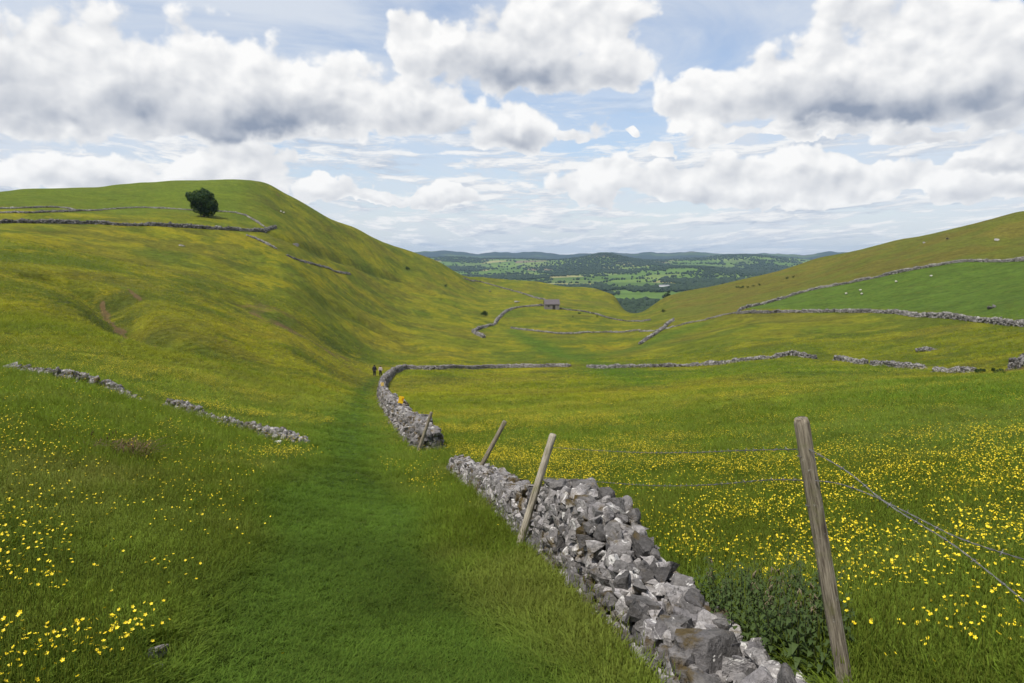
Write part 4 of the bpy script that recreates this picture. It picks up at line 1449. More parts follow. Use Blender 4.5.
shrub(408, 270, 4.5, 4.5, "small dark round shrub high on the hill's grassy flank", 31)
shrub(446, 287, 3.2, 3.2, "tiny dark shrub lower down the hill's grassy flank", 32)
shrub(484, 316.5, 8.5, 6.5, "green bushy shrub at the foot of the hill by the winding wall", 33)
for i, (px, py, w_, h_, lab) in enumerate([(737, 288, 4, 2.4, "first dark shrub of the row on the brown slope, above the bright field's corner"), (742, 288.3, 5, 3.0, "widest dark shrub in the row on the brown slope"), (747.5, 288, 3.2, 2.2, "low dark shrub ending the first clump of the row on the brown slope"),
                                             (753.5, 286.6, 3.4, 2.2, "dark shrub standing apart in the middle of the row on the brown slope"), (760, 285.6, 4.0, 2.2, "last dark shrub of the row on the brown slope"), (787, 279, 4, 3, "dark shrub near the skyline of the brown slope"), (793, 278, 3.2, 3, "smaller dark shrub beside another near the skyline of the brown slope"),
                                             (663, 312.5, 6, 4, "dark shrub on the slope just above the wooded gap"), (573, 317.5, 2.4, 2.4, "tiny dark shrub on the yellow valley floor below the barn"), (579.5, 314, 4.4, 2.4, "dark shrub on the valley floor beside the barn's low wall"), (597, 317.5, 3.2, 3, "dark shrub on the valley floor close to the low dark wall")]):
    shrub(px, py, w_, h_, lab, 40 + i, 260)
shrub(1000, 375, 15, 6, "dark green bush at the broken wall's end below the pasture", 60, 1200)
shrub(981, 373.5, 12, 5, "lower green bush joining the broken wall at the meadow's edge", 61, 900)

# ------------------------------------------------------------------ grass, in clumps
def blade_clump(name, n, h, spread, width, bend, seed, stalks=0):
    r = np.random.RandomState(seed)
    V, Fq, Ft, T = [], [], [], []
    k = 0
    for i in range(n + stalks):
        st = i >= n
        a = r.uniform(0, 6.283); q = spread * math.sqrt(r.uniform())
        bx, by = math.cos(a) * q, math.sin(a) * q
        hh = h * r.uniform(0.45, 1.15) * (1.45 if st else 1)
        w = width * (0.32 if st else r.uniform(0.7, 1.3))
        az_ = r.uniform(0, 6.283); b_ = bend * r.uniform(0.3, 1.5) * hh * (0.35 if st else 1)
        fx_, fy_ = math.cos(az_), math.sin(az_)
        sx, sy = -fy_ * w / 2, fx_ * w / 2
        tint = r.uniform(0.0, 0.55) + (0.45 if (st or r.uniform() < 0.12) else 0)
        lv = [(0, 0, 1.0), (0.38, 0.16, 0.95), (0.75, 0.58, 0.7)]
        for zt, bt, wt in lv:
            cx, cy = bx + fx_ * b_ * bt, by + fy_ * b_ * bt
            V += [(cx - sx * wt, cy - sy * wt, hh * zt), (cx + sx * wt, cy + sy * wt, hh * zt)]
            T += [tint, tint]
        V.append((bx + fx_ * b_, by + fy_ * b_, hh * (1.0 - 0.12 * (not st)))); T.append(tint)
        Fq += [(k, k + 1, k + 3, k + 2), (k + 2, k + 3, k + 5, k + 4)]
        Ft.append((k + 4, k + 5, k + 6))
        k += 7
        if st:     # seed head
            tx, ty, tz = V[-1]
            n0 = k
            for zz, rr in ((-0.2, .1), (0.0, 1.0), (0.45, .55), (1.0, .05)):
                for c_ in range(3):
                    aa = c_ * 2.094
                    V.append((tx + math.cos(aa) * rr * width * .55, ty + math.sin(aa) * rr * width * .55, tz + zz * 0.045 * hh / 0.3)); T.append(1.0)
            for l_ in range(3):
                for c_ in range(3):
                    Fq.append((n0 + l_ * 3 + c_, n0 + l_ * 3 + (c_ + 1) % 3, n0 + l_ * 3 + 3 + (c_ + 1) % 3, n0 + l_ * 3 + 3 + c_))
            k += 12
    me = np_mesh(name, V, [Fq, Ft], {"tint": np.array(T)}, True)
    return bpy.data.objects.new(name, me)


m, g, out = new_mat("grass_blades")
gc = g.attr("gcol", 'INSTANCER', 'Color')
tint = g.attr("tint")
c = g.mix(g.m('POWER', tint, 1.6), gc, g.vm('ADD', g.vm('SCALE', gc, scale=0.9), (0.055, 0.048, 0.010)))
d_ = g.node('ShaderNodeBsdfPrincipled')
g.put(d_.inputs['Base Color'], c); d_.inputs['Roughness'].default_value = 0.7; d_.inputs['Specular IOR Level'].default_value = 0.07
t_ = g.node('ShaderNodeBsdfTranslucent'); g.put(t_.inputs[0], g.vm('MULTIPLY', c, (1.25, 1.25, 0.8)))
x_ = g.node('ShaderNodeMixShader'); x_.inputs[0].default_value = 0.38
g.l.new(d_.outputs[0], x_.inputs[1]); g.l.new(t_.outputs[0], x_.inputs[2]); g.l.new(x_.outputs[0], out.inputs[0])
MAT_GRASS = m


def scatter(name, pts, cols, scl, rot, idx, objs, mat):
    """one object of clumps: points carry colour, size and turn; the clumps are picked by index"""
    coll = bpy.data.collections.new(name + "_kinds")
    for k, o in enumerate(objs):
        o.name = "%02d_%s" % (k, o.name)
        coll.objects.link(o)
        if not o.data.materials:
            o.data.materials.append(mat)
    me = bpy.data.meshes.new(name)
    me.vertices.add(len(pts))
    me.vertices.foreach_set("co", np.asarray(pts, np.float32).ravel())
    def put(k, typ, fld, arr, dt=np.float32):
        a_ = me.attributes.new(k, typ, 'POINT'); a_.data.foreach_set(fld, np.ascontiguousarray(arr, dt).ravel())
    put("gcol", 'FLOAT_COLOR', "color", np.concatenate([cols, np.ones((len(cols), 1))], 1))
    put("gscl", 'FLOAT_VECTOR', "vector", scl)
    put("grot", 'FLOAT_VECTOR', "vector", rot)
    put("gidx", 'INT', "value", idx, np.int32)
    ob = link(name, me)
    ng = bpy.data.node_groups.new(name, 'GeometryNodeTree')
    ng.interface.new_socket("Geometry", in_out='INPUT', socket_type='NodeSocketGeometry')
    ng.interface.new_socket("Geometry", in_out='OUTPUT', socket_type='NodeSocketGeometry')
    gi = ng.nodes.new('NodeGroupInput'); go = ng.nodes.new('NodeGroupOutput')
    ip = ng.nodes.new('GeometryNodeInstanceOnPoints')
    ci = ng.nodes.new('GeometryNodeCollectionInfo')
    ci.inputs['Collection'].default_value = coll
    ci.inputs['Separate Children'].default_value = True
    ci.inputs['Reset Children'].default_value = True
    def named(k, typ):
        n = ng.nodes.new('GeometryNodeInputNamedAttribute'); n.data_type = typ; n.inputs['Name'].default_value = k
        return n.outputs['Attribute']
    ng.links.new(gi.outputs[0], ip.inputs['Points'])
    ng.links.new(ci.outputs[0], ip.inputs['Instance'])
    ip.inputs['Pick Instance'].default_value = True
    ng.links.new(named("gidx", 'INT'), ip.inputs['Instance Index'])
    ng.links.new(named("grot", 'FLOAT_VECTOR'), ip.inputs['Rotation'])
    ng.links.new(named("gscl", 'FLOAT_VECTOR'), ip.inputs['Scale'])
    ng.links.new(ip.outputs[0], go.inputs[0])
    mod = ob.modifiers.new("scatter", 'NODES'); mod.node_group = ng
    tag(ob, kind="stuff")
    return ob


rg = np.random.RandomState(77)
NG_ = 190000
ga = rg.uniform(-0.70, 0.70, NG_)
gv = rg.uniform(math.log(1.9), math.log(190), NG_)
gd_ = np.exp(gv)
NX_ = 60000                                   # the same sward carries on to either side
ga = np.concatenate([ga, rg.choice([-1, 1], NX_) * rg.uniform(0.70, 1.45, NX_)])
gd_ = np.concatenate([gd_, np.exp(rg.uniform(math.log(1.6), math.log(70), NX_))])
NG_ += NX_
gx_, gy_ = gd_ * np.sin(ga), gd_ * np.cos(ga)
gcol, gyel, gsoil, ghgt, gpath, gmead = zones(gx_, gy_)
# keep the turf off the walls and let it grow longer at their feet
wallA_line = [frameA(q)[:2] for q in np.linspace(0, lenA, 60)]
wallB_line = [frameB(q)[:2] for q in np.linspace(0, lenB, 120)]
da, _ = seg_dist(gx_, gy_, wallA_line); db, _ = seg_dist(gx_, gy_, wallB_line)
nearw = np.minimum(da, db)
for rp in ((154, 657), (149, 671)):
    h_ = hit(*rp)
    nearw = np.where(np.hypot(gx_ - h_.x, gy_ - h_.y) < 0.13, 0, nearw)
keep = (nearw > 0.36) & (gsoil < rg.uniform(0.25, 0.9, NG_))
edge = sstep(nearw, 1.6, 0.45) * sstep(gd_, 1.5, 4)
ghgt = ghgt * (1 + 0.35 * edge * (1 - gpath)) * np.where((gmead < 0.5) & (ga > -0.2) & (nearw < 3.0), 0.72, 1.0)
sel = np.nonzero(keep)[0]
gx_, gy_, gd_, gcol, gyel, ghgt, gpath, edge = gx_[sel], gy_[sel], gd_[sel], gcol[sel], gyel[sel], ghgt[sel], gpath[sel], edge[sel]
gz_ = ground(gx_, gy_)
n = len(sel)
clumps = [blade_clump("tall_clump", 16, 1.0, 0.30, 0.032, 0.55, 1, 2), blade_clump("tall_clump", 18, 0.9, 0.34, 0.030, 0.75, 2, 1), blade_clump("tall_clump", 15, 0.85, 0.28, 0.036, 0.9, 3, 0), blade_clump("tall_clump", 14, 1.1, 0.24, 0.028, 0.45, 4, 3),
          blade_clump("short_clump", 30, 1.0, 0.95, 0.085, 1.0, 5, 0), blade_clump("short_clump", 30, 0.9, 1.0, 0.075, 1.25, 6, 0), blade_clump("short_clump", 26, 1.05, 0.9, 0.10, 0.8, 7, 0)]
short = gpath > rg.uniform(0.25, 0.75, n)
idx = np.where(short, rg.randint(4, 7, n), rg.randint(0, 4, n))
stalky = vnoise(gx_ / 1.7, gy_ / 1.7, 55)
idx = np.where(~short & (idx == 3) & (stalky < 0.45), 2, idx)
wide_ = np.clip(gd_ / 14.0, 1.0, 4.5)
hz = np.where(short, np.maximum(0.040, ghgt * 0.9), ghgt * 1.15) * rg.uniform(0.65, 1.3, n) * (1 + 0.15 * (wide_ - 1))
hw_ = np.where(short, 0.050, 0.19) * rg.uniform(0.8, 1.3, n) * wide_ ** 0.8
scl = np.stack([hw_, hw_, hz], 1)
rot = np.stack([rg.normal(0, 0.12, n), rg.normal(0, 0.12, n), rg.uniform(0, 6.283, n)], 1)
var = (0.72 + 0.62 * fbm(gx_ / 0.8, gy_ / 0.8, 3, 141))[:, None] * rg.uniform(0.8, 1.25, (n, 1))
bp = sum(np.exp(-((gx_ - p_.x) ** 2 + (gy_ - p_.y) ** 2) / (rad_ * 2.2) ** 2) for p_, rad_, k_ in BROWN[2:5])
dryg = (sstep(fbm(gx_ / 1.3, gy_ / 1.3, 3, 151), 0.50, 0.68) * (1 - gpath) * (0.13 + 0.10 * edge) + 0.5 * np.clip(bp, 0, 1) * vnoise(gx_ / 0.25, gy_ / 0.25, 9))[:, None]
gcol2 = gcol * var * (1 - dryg) + np.array([0.16, 0.145, 0.045]) * dryg
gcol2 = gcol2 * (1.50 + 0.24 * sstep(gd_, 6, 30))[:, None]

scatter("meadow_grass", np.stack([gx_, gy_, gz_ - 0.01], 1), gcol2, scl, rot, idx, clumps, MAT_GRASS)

# ------------------------------------------------------------------ buttercups
m, g, out = new_mat("buttercup")
pt = g.attr("petal")
c = g.mix(pt, (0.07, 0.12, 0.012), g.mix(g.node('ShaderNodeObjectInfo').outputs['Random'], (0.72, 0.52, 0.004), (0.80, 0.64, 0.02)))
principled(g, out, c, 0.45, None, 0.35)
MAT_BUTTER = m


def flower_mesh(name, heads, h, seed, rad=0.0090, petals=5):
    r = np.random.RandomState(seed)
    V, Q, T, Pt = [], [], [], []
    for k in range(heads):
        hh = h * r.uniform(0.75, 1.1); lx, ly = r.normal(0, 0.09 if heads > 1 else 0.03, 2) * (h / 0.3)
        top = np.array([lx, ly, hh])
        n = len(V)
        for q in range(3):
            a = q * 2.094
            V.append((0.0015 * math.cos(a), 0.0015 * math.sin(a), 0)); Pt.append(0)
        for q in range(3):
            a = q * 2.094
            V.append((lx + 0.0012 * math.cos(a), ly + 0.0012 * math.sin(a), hh)); Pt.append(0)
        for q in range(3):
            Q.append((n + q, n + (q + 1) % 3, n + 3 + (q + 1) % 3, n + 3 + q))
        tilt = np.array(Euler((r.normal() * 0.35, r.normal() * 0.35, r.uniform(0, 6))).to_matrix())
        n = len(V)
        V.append(tuple(top)); Pt.append(1)
        for q in range(petals):
            for da_, rr, zz in ((-0.50, 0.75, 0.45), (0.0, 1.05, 0.55), (0.50, 0.75, 0.45)):
                a = q * 6.283 / petals + da_
                p_ = tilt @ np.array([math.cos(a) * rad * rr, math.sin(a) * rad * rr, rad * zz]) + top
                V.append(tuple(p_)); Pt.append(1)
            b = n + 1 + q * 3
            T += [(n, b, b + 1), (n, b + 1, b + 2)]
    return np_mesh(name, V, [Q, T], {"petal": np.array(Pt, float)}, True)


nf = 420000
fa_ = rg.uniform(-0.68, 0.68, nf)
fd_ = np.sqrt(rg.uniform(2.4 ** 2, 14.0 ** 2, nf))
half = nf // 2
fd_[half:] = np.exp(rg.uniform(math.log(11.0), math.log(200.0), nf - half))
xa = rg.choice([-1, 1], 60000) * rg.uniform(0.68, 1.3, 60000)
fa_ = np.concatenate([fa_, xa]); fd_ = np.concatenate([fd_, np.sqrt(rg.uniform(2.4 ** 2, 22.0 ** 2, 60000))]); nf += 60000
fx_, fy_ = fd_ * np.sin(fa_), fd_ * np.cos(fa_)
_, fyel, _, _, fp_, fm_ = zones(fx_, fy_)
dA, _ = seg_dist(fx_, fy_, wallA_line); dB, _ = seg_dist(fx_, fy_, wallB_line)
clump = fbm(fx_ / 0.55, fy_ / 0.55, 2, 161)
tuft = sstep(fbm(fx_ / 2.4, fy_ / 2.4, 3, 163), 0.40, 0.62)
fpx, fpy = project(fx_, fy_, ground(fx_, fy_) + 0.25)
dens_ = (0.06 + fyel ** 1.2) * (0.62 + 0.38 * tuft) * sstep(clump, 0.28, 0.6)
leftn = (fa_ < -0.10) & (fd_ < 14)
dens_ = np.where((fm_ < 0.5) & (fa_ > -0.10), dens_ * 0.08, dens_)           # thin along the foot of the wall
dens_ = dens_ * np.where(fd_ < 14, np.where(fm_ > 0.5, 0.32 + 0.36 * sstep(fd_, 4.6, 12), 0.62), 1.0) * (1 - sstep(fp_, 0.1, 0.5) * 0.985)
dens_ = np.where((fm_ < 0.5) & (np.minimum(dA, dB) < 4.5) & (fpx > 372), dens_ * 0.08, dens_) * np.where((fd_ > 12) & (fd_ < 30), 0.7, np.where(fd_ > 30, 2.6, 1.0))
ok = (rg.uniform(size=nf) < dens_) & (np.minimum(dA, dB) > 0.6)
fx_, fy_, fd_, fpx, fpy, fm_ = fx_[ok], fy_[ok], fd_[ok], fpx[ok], fpy[ok], fm_[ok]
fz_ = ground(fx_, fy_)
vis = (fpx > 4) & (fpx < 1020) & (fpy > 4) & (fpy < 679)
order = np.argsort(np.where(vis, fd_, 1e6))
near_i = order[:290]
rest = np.setdiff1d(np.arange(len(fx_)), near_i)
FLOW = [flower_mesh("buttercup", 1, 0.30, s_) for s_ in (1, 2, 3)]
for f_ in FLOW:
    f_.materials.append(MAT_BUTTER)
proto = None
for k, i in enumerate(near_i):
    if proto is None:
        o = proto = link("buttercup", FLOW[0])
    else:
        o = proto.copy(); COL.objects.link(o)
        o.data = FLOW[k % 3]
    o.location = (fx_[i], fy_[i], fz_[i] - 0.01)
    o.rotation_euler = (rg.normal(0, .12), rg.normal(0, .12), rg.uniform(0, 6.28))
    s_ = rg.uniform(0.75, 1.15)
    o.scale = (1.05, 1.05, s_)
    if fm_[i] > 0.5:
        tag(o, "yellow buttercup standing in the meadow grass beyond the tumbled wall, near the barbed wire", "buttercup", "buttercups in the meadow by the barbed wire")
    elif math.atan2(fx_[i], fy_[i]) < -0.08:
        tag(o, "yellow buttercup in the rough grass of the slope below the collapsed walls", "buttercup", "buttercups on the slope beside the path")
    else:
        tag(o, "yellow buttercup in the long grass between the path and the tumbled wall", "buttercup", "buttercups along the foot of the wall")
kinds = [bpy.data.objects.new("buttercup_sprig", flower_mesh("buttercup_sprig", h_, 0.30, 20 + k_, 0.0102)) for k_, h_ in enumerate((1, 1, 3, 5))]
n = len(rest)
ki = np.where(fd_[rest] < 14, rg.randint(0, 2, n), rg.randint(2, 4, n))
fs_ = 1.0 + np.clip((fd_[rest] - 10) / 60, 0, 1.8)
scatter("buttercups", np.stack([fx_[rest], fy_[rest], fz_[rest] - 0.01], 1), np.ones((n, 3)), np.stack([fs_, fs_, rg.uniform(0.75, 1.15, n)], 1),
        np.stack([rg.normal(0, .1, n), rg.normal(0, .1, n), rg.uniform(0, 6.28, n)], 1), ki, kinds, MAT_BUTTER)
print("flowers", len(fx_))

# ------------------------------------------------------------------ nettles and docks beyond the wall
MAT_NETTLE = leaf_mat("nettle_leaves", (0.032, 0.058, 0.013), (0.075, 0.110, 0.028), 3.0, 0.3)
m, g, out = new_mat("nettle_seed")
principled(g, out, g.mix(g.noise(g.pos(), 30.0, 3.0, 0.6), (0.10, 0.075, 0.045), (0.20, 0.17, 0.10)), 0.9)
MAT_SEED = m


def nettle(seed, h):
    r = np.random.RandomState(seed)
    V, Q, Rn = [], [], []
    sv, sf, st_ = [], [], []
    for s_ in range(3):
        lean = r.normal(0, 0.13, 2); bx, by = r.normal(0, 0.05, 2)
        hh = h * r.uniform(0.75, 1.1)
        pth = [(bx + lean[0] * hh * t * t, by + lean[1] * hh * t * t, hh * t) for t in np.linspace(0, 1, 6)]
        a_, b_, c_ = tube(pth, [0.004, .0038, .0034, .003, .0024, .0015], 5)
        k = len(sv); sv += a_; sf += [tuple(i + k for i in f) for f in b_]; st_ += [tuple(i + k for i in f) for f in c_]
        nlev = 13
        for L_ in range(nlev):
            t = 0.12 + 0.86 * L_ / (nlev - 1)
            c0 = np.array([bx + lean[0] * hh * t * t, by + lean[1] * hh * t * t, hh * t])
            ln = 0.088 * (1.05 - 0.65 * t) * r.uniform(0.8, 1.2) * h / 0.5
            for k_ in range(2):
                a = L_ * 1.571 + k_ * 3.1416 + r.normal(0, 0.25)
                dv = np.array([math.cos(a), math.sin(a), 0]); sv2 = np.array([-math.sin(a), math.cos(a), 0])
                dr = r.uniform(0.1, 0.6)
                p0_ = c0 + dv * 0.01
                p1_ = c0 + dv * ln * 0.5 + np.array([0, 0, 0.18 * ln])
                p2_ = c0 + dv * ln + np.array([0, 0, -dr * ln])
                n_ = len(V); wv = ln * 0.30; rn_ = r.uniform()
                V += [p0_, p1_ - sv2 * wv, p1_ + np.array([0, 0, -0.04 * ln]), p1_ + sv2 * wv, p2_]
                Q += [(n_, n_ + 1, n_ + 2), (n_, n_ + 2, n_ + 3), (n_ + 1, n_ + 4, n_ + 2), (n_ + 2, n_ + 4, n_ + 3)]
                Rn += [rn_] * 5
    return np_mesh("leaves", np.array(V), [np.array(Q)], {"rnd": np.array(Rn)}, True), np_mesh("stem", sv, [sf, st_])


def seed_spray(seed, h):
    r = np.random.RandomState(seed)
    parts = []
    for k in range(14):
        a = r.uniform(0, 6.28); z = h * r.uniform(0.72, 1.08)
        q = 0.05 * r.uniform(0.3, 1) * (1.4 - z / h)
        parts.append(tube([(0.0, 0.0, z), (math.cos(a) * q, math.sin(a) * q, z - 0.01), (math.cos(a) * q * 1.3, math.sin(a) * q * 1.3, z - 0.04)], [0.002, 0.0045, 0.002], 4))
    return mesh_of("seed_head", parts)


MAT_STEM = flat_stem = leaf_mat("nettle_stems", (0.030, 0.040, 0.014), (0.060, 0.062, 0.026), 8.0, 0.1)
NETT = []
for k in range(4):
    lm, sm = nettle(500 + k, 0.46)
    lm.materials.append(MAT_NETTLE); sm.materials.append(MAT_STEM)
    NETT.append((lm, sm, seed_spray(600 + k, 0.46)))
    NETT[-1][2].materials.append(MAT_SEED)
spots = []
rn = random.Random(8)
AL = [tuple(frameA(q)[:2]) for q in np.linspace(0, lenA, 80)]
for k in range(1500):
    px_, py_ = rn.uniform(690, 832), rn.uniform(612, 690)
    if py_ < 612 + abs(px_ - 745) * 0.35 or py_ > 694 - max(0, px_ - 790) * 0.5:
        continue
    p_ = hit(px_, py_)
    dd_ = float(seg_dist(np.array([p_.x]), np.array([p_.y]), AL)[0][0])
    if dd_ > 0.30 and all(math.hypot(p_.x - a_, p_.y - b_) > 0.06 for a_, b_ in spots):
        spots.append((p_.x, p_.y))
    if len(spots) > 110: break
print("nettles", len(spots), "lenA", lenA, lenB)
first = None
for k, (X_, Y_) in enumerate(spots):
    lm, sm, sp_ = NETT[k % 4]
    r0 = empty("nettle_plant", (X_, Y_, gz(X_, Y_) - 0.02), rn.uniform(0, 6.28))
    s_ = rn.uniform(0.6, 1.0)
    r0.scale = (s_, s_, s_)
    link("leaves", lm, None, r0); link("stem", sm, None, r0)
    if k % 4 == 0:
        link("seed_head", sp_, None, r0)
    tag(r0, "leafy dark green nettle in the patch growing behind the near end of the tumbled wall", "nettle", "nettles behind the tumbled wall")

# ------------------------------------------------------------------ people and sheep
def flat_mat(name, c1, c2=None, rough=0.85):
    m, g, out = new_mat(name)
    principled(g, out, g.mix(g.noise(g.pos(), 9.0, 3.0, 0.6), c1, c2 or [q * 1.35 for q in c1]), rough)
    return m


def skin_obj(name, verts, edges, radii, mat, parent, root_v=0, sub=2):
    me = bpy.data.meshes.new(name)
    me.from_pydata(verts, edges, [])
    o = link(name, me, mat, parent)
    md = o.modifiers.new("skin", 'SKIN')
    md.use_smooth_shade = True
    for i, r_ in enumerate(radii):
        sv = me.skin_vertices[0].data[i]
        sv.radius = r_ if isinstance(r_, tuple) else (r_, r_)
        sv.use_root = (i == root_v)
    ss = o.modifiers.new("subdivision", 'SUBSURF'); ss.levels = sub; ss.render_levels = sub
    return o


def walker(px, py, hpx, label, top, legs, hair, pack, stride, facing):
    p = hit(px, py)
    root = empty("person", p, facing)
    k = hpx * math.hypot(p.x, p.y) / FPX / 1.75
    root.scale = (k, k, k)
    s = stride
    V = [(0, 0, .95), (0, 0, 1.15), (0, 0.01, 1.38), (0, .02, 1.50), (0, .03, 1.58), (0, .03, 1.68),           # pelvis to crown
         (-.10, 0, .90), (-.11, .16 * s, .50), (-.11, .10 * s, .10), (-.115, .24 * s, .04),
         (.10, 0, .90), (.11, .02 * s, .50), (.11, -.26 * s, .13), (.115, -.13 * s, .04),
         (-.19, 0, 1.42), (-.25, -.06 * s, 1.14), (-.25, .10 * s, .90), (-.25, .13 * s, .82),
         (.19, 0, 1.42), (.25, .08 * s, 1.14), (.24, .24 * s, .93), (.24, .28 * s, .86)]
    E = [(0, 1), (1, 2), (2, 3), (3, 4), (4, 5), (0, 6), (6, 7), (7, 8), (8, 9), (0, 10), (10, 11), (11, 12), (12, 13), (2, 14), (14, 15), (15, 16), (16, 17), (2, 18), (18, 19), (19, 20), (20, 21)]
    Rr = [(.18, .13), (.17, .12), (.20, .13), .06, .08, .09, .095, .07, .05, .045, .095, .07, .05, .045, .06, .043, .034, .038, .06, .043, .034, .038]
    skinm = flat_mat("skin", (0.42, 0.25, 0.17))
    skin_obj("body", V, E, Rr, skinm, root)
    def sub_(ids, grow, name, mat):
        mp = {q: i for i, q in enumerate(ids)}
        ee = [(mp[a_], mp[b_]) for a_, b_ in E if a_ in mp and b_ in mp]
        rr = [tuple(np.array(Rr[q] if isinstance(Rr[q], tuple) else (Rr[q], Rr[q])) + grow) for q in ids]
        return skin_obj(name, [V[q] for q in ids], ee, rr, mat, root)
    sub_([0, 1, 2, 14, 15, 16, 18, 19, 20], .045, "jacket", top)
    sub_([0, 6, 7, 8, 10, 11, 12], .035, "trousers", legs)
    shoe = flat_mat("boots", (0.03, 0.025, 0.02))
    for a_, b_ in ((8, 9), (12, 13)):
        skin_obj("boot", [V[a_], V[b_]], [(0, 1)], [.055, .052], shoe, root)
    hv = [(0, .01, 1.62), (0, .015, 1.70), (0, 0.0, 1.56)]
    skin_obj("hair", hv, [(0, 1), (0, 2)], [.095, .088, .06], hair, root)
    for sx in (-1, 1):      # ears and face
        skin_obj("ear", [(sx * .082, .03, 1.60), (sx * .088, .025, 1.64)], [(0, 1)], [.014, .016], skinm, root, sub=1)
    skin_obj("nose", [(0, .105, 1.63), (0, .125, 1.605)], [(0, 1)], [.012, .016], skinm, root, sub=1)
    if pack is not None:
        bevel_box("rucksack", (.30, .17, .44), pack, root, (0, -.20, 1.26), .05)
    tag(root, label, "person")


walker(374.6, 376.4, 11.6, "person in all dark clothes walking along the grassy path by the wall bend", flat_mat("dark_jacket", (0.014, 0.014, 0.018)), flat_mat("dark_trousers", (0.012, 0.012, 0.015)), flat_mat("dark_hair", (0.015, 0.012, 0.01)), None, 1.0, 0.15)
walker(380.6, 376.2, 10.6, "person in a pale top and dark trousers walking beside the person in dark", flat_mat("pale_top", (0.30, 0.25, 0.24)), flat_mat("black_trousers", (0.014, 0.013, 0.014)), flat_mat("brown_hair", (0.05, 0.03, 0.02)), None, -0.9, 0.05)

MAT_WOOL = flat_mat("wool", (0.42, 0.40, 0.35))
MAT_FACE = flat_mat("sheep_face", (0.10, 0.09, 0.08))


def sheep(px, py, rz, label):
    p = hit(px, py)
    root = empty("sheep", p, rz)
    V = [(0, 0, .62), (.32, 0, .66), (.50, 0, .78), (.66, 0, .58), (.76, 0, .48), (-.34, 0, .64), (-.46, 0, .55),
         (.30, .11, .42), (.30, .11, .03), (.30, -.11, .42), (.30, -.11, .03), (-.32, .11, .44), (-.35, .11, .22), (-.32, .11, .03), (-.32, -.11, .44), (-.35, -.11, .22), (-.32, -.11, .03)]
    E = [(0, 1), (1, 2), (2, 3), (3, 4), (0, 5), (5, 6), (1, 7), (7, 8), (1, 9), (9, 10), (5, 11), (11, 12), (12, 13), (5, 14), (14, 15), (15, 16)]
    Rr = [(.25, .27), (.21, .24), .12, .085, .05, (.22, .25), .06, .07, .03, .07, .03, .08, .04, .03, .08, .04, .03]
    skin_obj("body", V, E, Rr, MAT_FACE, root)
    skin_obj("fleece", [V[0], V[1], V[2], V[5], V[6]], [(0, 1), (1, 2), (0, 3), (3, 4)], [(.31, .31), (.26, .27), (.14, .14), (.27, .29), .08], MAT_WOOL, root)
    for sy in (-1, 1):
        skin_obj("ear", [(.60, sy * .07, .66), (.58, sy * .17, .66)], [(0, 1)], [.03, .02], MAT_FACE, root, sub=1)
    root.scale = (0.95,) * 3
    tag(root, label, "sheep")


for px, py, rz, lab in [(846, 295, 0.2, "white sheep grazing farthest left in the bright green field"), (860.3, 291.6, 2.9, "white sheep just above another one in the bright green field"), (861.6, 295.3, 0.4, "white sheep just below another one in the bright green field"),
                        (896, 283, 0.1, "lone white sheep in the middle of the bright green field"), (931, 277.5, 3.0, "white sheep highest in the bright green field, near the upper wall"),
                        (281.0, 212.5, 0.2, "white sheep on the hill's shoulder, left one of a pair"), (283.8, 213.6, 2.8, "white sheep on the hill's shoulder, right one of a pair")]:
    sheep(px, py, rz, lab)

# dead tussock
b = hit(112, 458)
cl = blade_clump("dry_tussock", 420, 0.30, 0.26, 0.012, 0.9, 99, 20)
COL.objects.link(cl)
m = leaf_mat("dead_grass", (0.07, 0.04, 0.018), (0.17, 0.12, 0.06), 6.0, 0.2)
cl.data.materials.append(m)
cl.location = b; cl.scale = (2.0, 1.3, 0.8)
tag(cl, "brown dead tussock on the flowery slope below the collapsed wall", "grass tussock")
cl.name = "dry_tussock"

# ------------------------------------------------------------------ far trees and woods
rf_ = np.random.RandomState(19)
def far_crown(seed):
    r = np.random.RandomState(seed)
    V, Fc = [], []
    n = 0
    for k in range(4):
        v, f = ICO[2] if k == 0 else ICO[1]
        w = v * (1 + 0.45 * n3d(v, 2.2, seed + k)[:, None]) * np.array([1, 1, .95]) * (0.42 if k == 0 else r.uniform(.22, .32))
        w = w + (np.array([0, 0, .55]) if k == 0 else np.array([r.normal(0, .18), r.normal(0, .18), r.uniform(.4, .8)]))
        V.append(w); Fc.append(f + n); n += len(w)
    return np.concatenate(V), np.concatenate(Fc)


CR = [far_crown(s_) for s_ in range(6)]
cand = 150000
ta = rf_.uniform(-0.19, 0.42, cand); td = np.exp(rf_.uniform(math.log(1150), math.log(7600), cand))
tx, ty_ = td * np.sin(ta), td * np.cos(ta)
_, edge_ = field_cells(tx, ty_)
wn = fbm(tx / 420, ty_ / 520, 4, 301); wn2 = fbm(tx / 130, ty_ / 130, 3, 311)
tz = far_height(tx, ty_)
tpx, tpy = project(tx, ty_, tz)
wood = sstep(wn, 0.525, 0.545)
gapwood = ((tpx > 606) & (tpx < 664) & (td < 1900)) * 1.0
band = sstep(wn, 0.40, 0.50) * ((td > 1500) & (td < 2700))
hillwood = np.exp(-((tpx - 600) / 45) ** 2) * np.exp(-((td - 5200) / 700) ** 2) * 1.2 + np.exp(-((tpx - 712) / 34) ** 2) * np.exp(-((td - 4150) / 350) ** 2) * 1.6
hedge = (edge_ < 10) * sstep(wn2, 0.34, 0.46)
prob = np.clip(np.maximum.reduce([wood * 0.9, gapwood, band * sstep(wn2, 0.42, 0.50) * 0.8, hillwood * sstep(wn2, 0.40, 0.46) * 0.8, hedge * 0.75]), 0, 1) * sstep(tz, 60, 10)
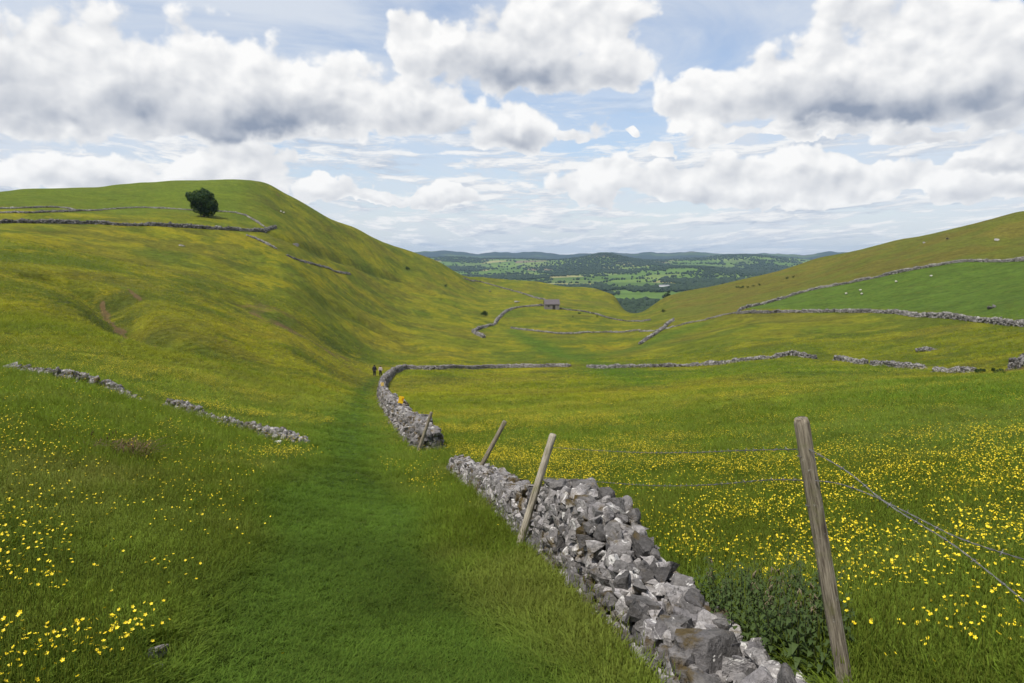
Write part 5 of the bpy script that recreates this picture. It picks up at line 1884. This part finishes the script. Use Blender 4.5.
# even spacing on the ground
prob = prob * np.clip((td / 3000) ** 2.0, 0.16, 1.0) 
ok = rf_.uniform(size=cand) < prob * 0.55
tx, ty_, td, tz, tpx = tx[ok], ty_[ok], td[ok], tz[ok], tpx[ok]
hgt_ = rf_.uniform(6, 14, len(tx)) * np.where(td > 4500, 1.15, 1.0)
print("far trees", len(tx))
order = np.argsort(np.where((tpx > 600) & (tpx < 668) & (td < 1800), td, 1e9))
solo = order[:40]
mask_ = np.ones(len(tx), bool); mask_[solo] = False
V, Fc, Rn = [], [], []
n = 0
for i in np.nonzero(mask_)[0]:
    v, f = CR[i % 6]
    a = rf_.uniform(0, 6.28); c_, s_ = math.cos(a), math.sin(a)
    h = hgt_[i]; wd = h * rf_.uniform(0.85, 1.35)
    w = np.stack([(v[:, 0] * c_ - v[:, 1] * s_) * wd, (v[:, 0] * s_ + v[:, 1] * c_) * wd, v[:, 2] * h], 1) + np.array([tx[i], ty_[i], tz[i] - 0.6])
    V.append(w); Fc.append(f + n); n += len(w); Rn.append(np.full(len(w), rf_.uniform()))
wd_ = link("distant_woods", np_mesh("distant_woods", np.concatenate(V), [np.concatenate(Fc)], {"rnd": np.concatenate(Rn)}, False), MAT_FARLEAF)
tag(wd_, kind="stuff")
cms = []
for k in range(6):
    cs = [(rf_.normal(0, .17), rf_.normal(0, .17), rf_.uniform(.36, .8)) for _ in range(10)]
    Vc, Fq_, rn_ = leaf_cards(cs, [rf_.uniform(.16, .26) for _ in range(10)], 900, 0.06, 700 + k, 1.0)
    me = np_mesh("crown", Vc, [Fq_], {"rnd": rn_}, False); me.materials.append(MAT_FARLEAF)
    tm = mesh_of("trunk", [tube([(0, 0, 0), (0, 0, .5)], [.03, .018], 6)]); tm.materials.append(MAT_BARK)
    cms.append((me, tm))
def far_tree(x, y, z, h, wd, k, label, group):
    r0 = empty("tree", (x, y, z), rf_.uniform(0, 6.28))
    r0.scale = (wd, wd, h)
    link("crown", cms[k % 6][0], None, r0); link("trunk", cms[k % 6][1], None, r0)
    tag(r0, label, "tree", group)
for k, i in enumerate(solo):
    far_tree(tx[i], ty_[i], tz[i] - .4, hgt_[i] * 1.1, hgt_[i] * 1.2, k, "dark tree in the wood that fills the gap between the two slopes", "trees in the wooded gap")
p = at(669, 300.5, 640)
zt = at(669, 291, 640).z
zb = gz(p.x, p.y)
far_tree(p.x, p.y, zb, (zt - zb), 9.0, 2, "single dark tree showing above the slope at the edge of the wooded gap", None)

# the white farm building among the far trees
b_ = bevel_box("farm_building", (34, 12, 8), flat_mat("white_render", (0.72, 0.72, 0.70)), None, (0, 0, 0), 0.05)
a_, e_ = ray(664, 287)
D_ = 2600.0
b_.location = (D_ * math.sin(a_), D_ * math.cos(a_), float(far_height(np.array([D_ * math.sin(float(a_))]), np.array([D_ * math.cos(float(a_))]))[0]) + 8)
fr = poly_mesh("roof", [(-17.5, -6.6, 4), (17.5, -6.6, 4), (17.5, 6.6, 4), (-17.5, 6.6, 4), (-17.5, 0, 7.5), (17.5, 0, 7.5)], [(0, 1, 5, 4), (2, 3, 4, 5), (1, 2, 5), (3, 0, 4), (3, 2, 1, 0)])
link("roof", fr, flat_mat("grey_roof", (0.2, 0.2, 0.21)), b_)
tag(b_, "long white farm building among the far trees beyond the wooded gap", "farm building")
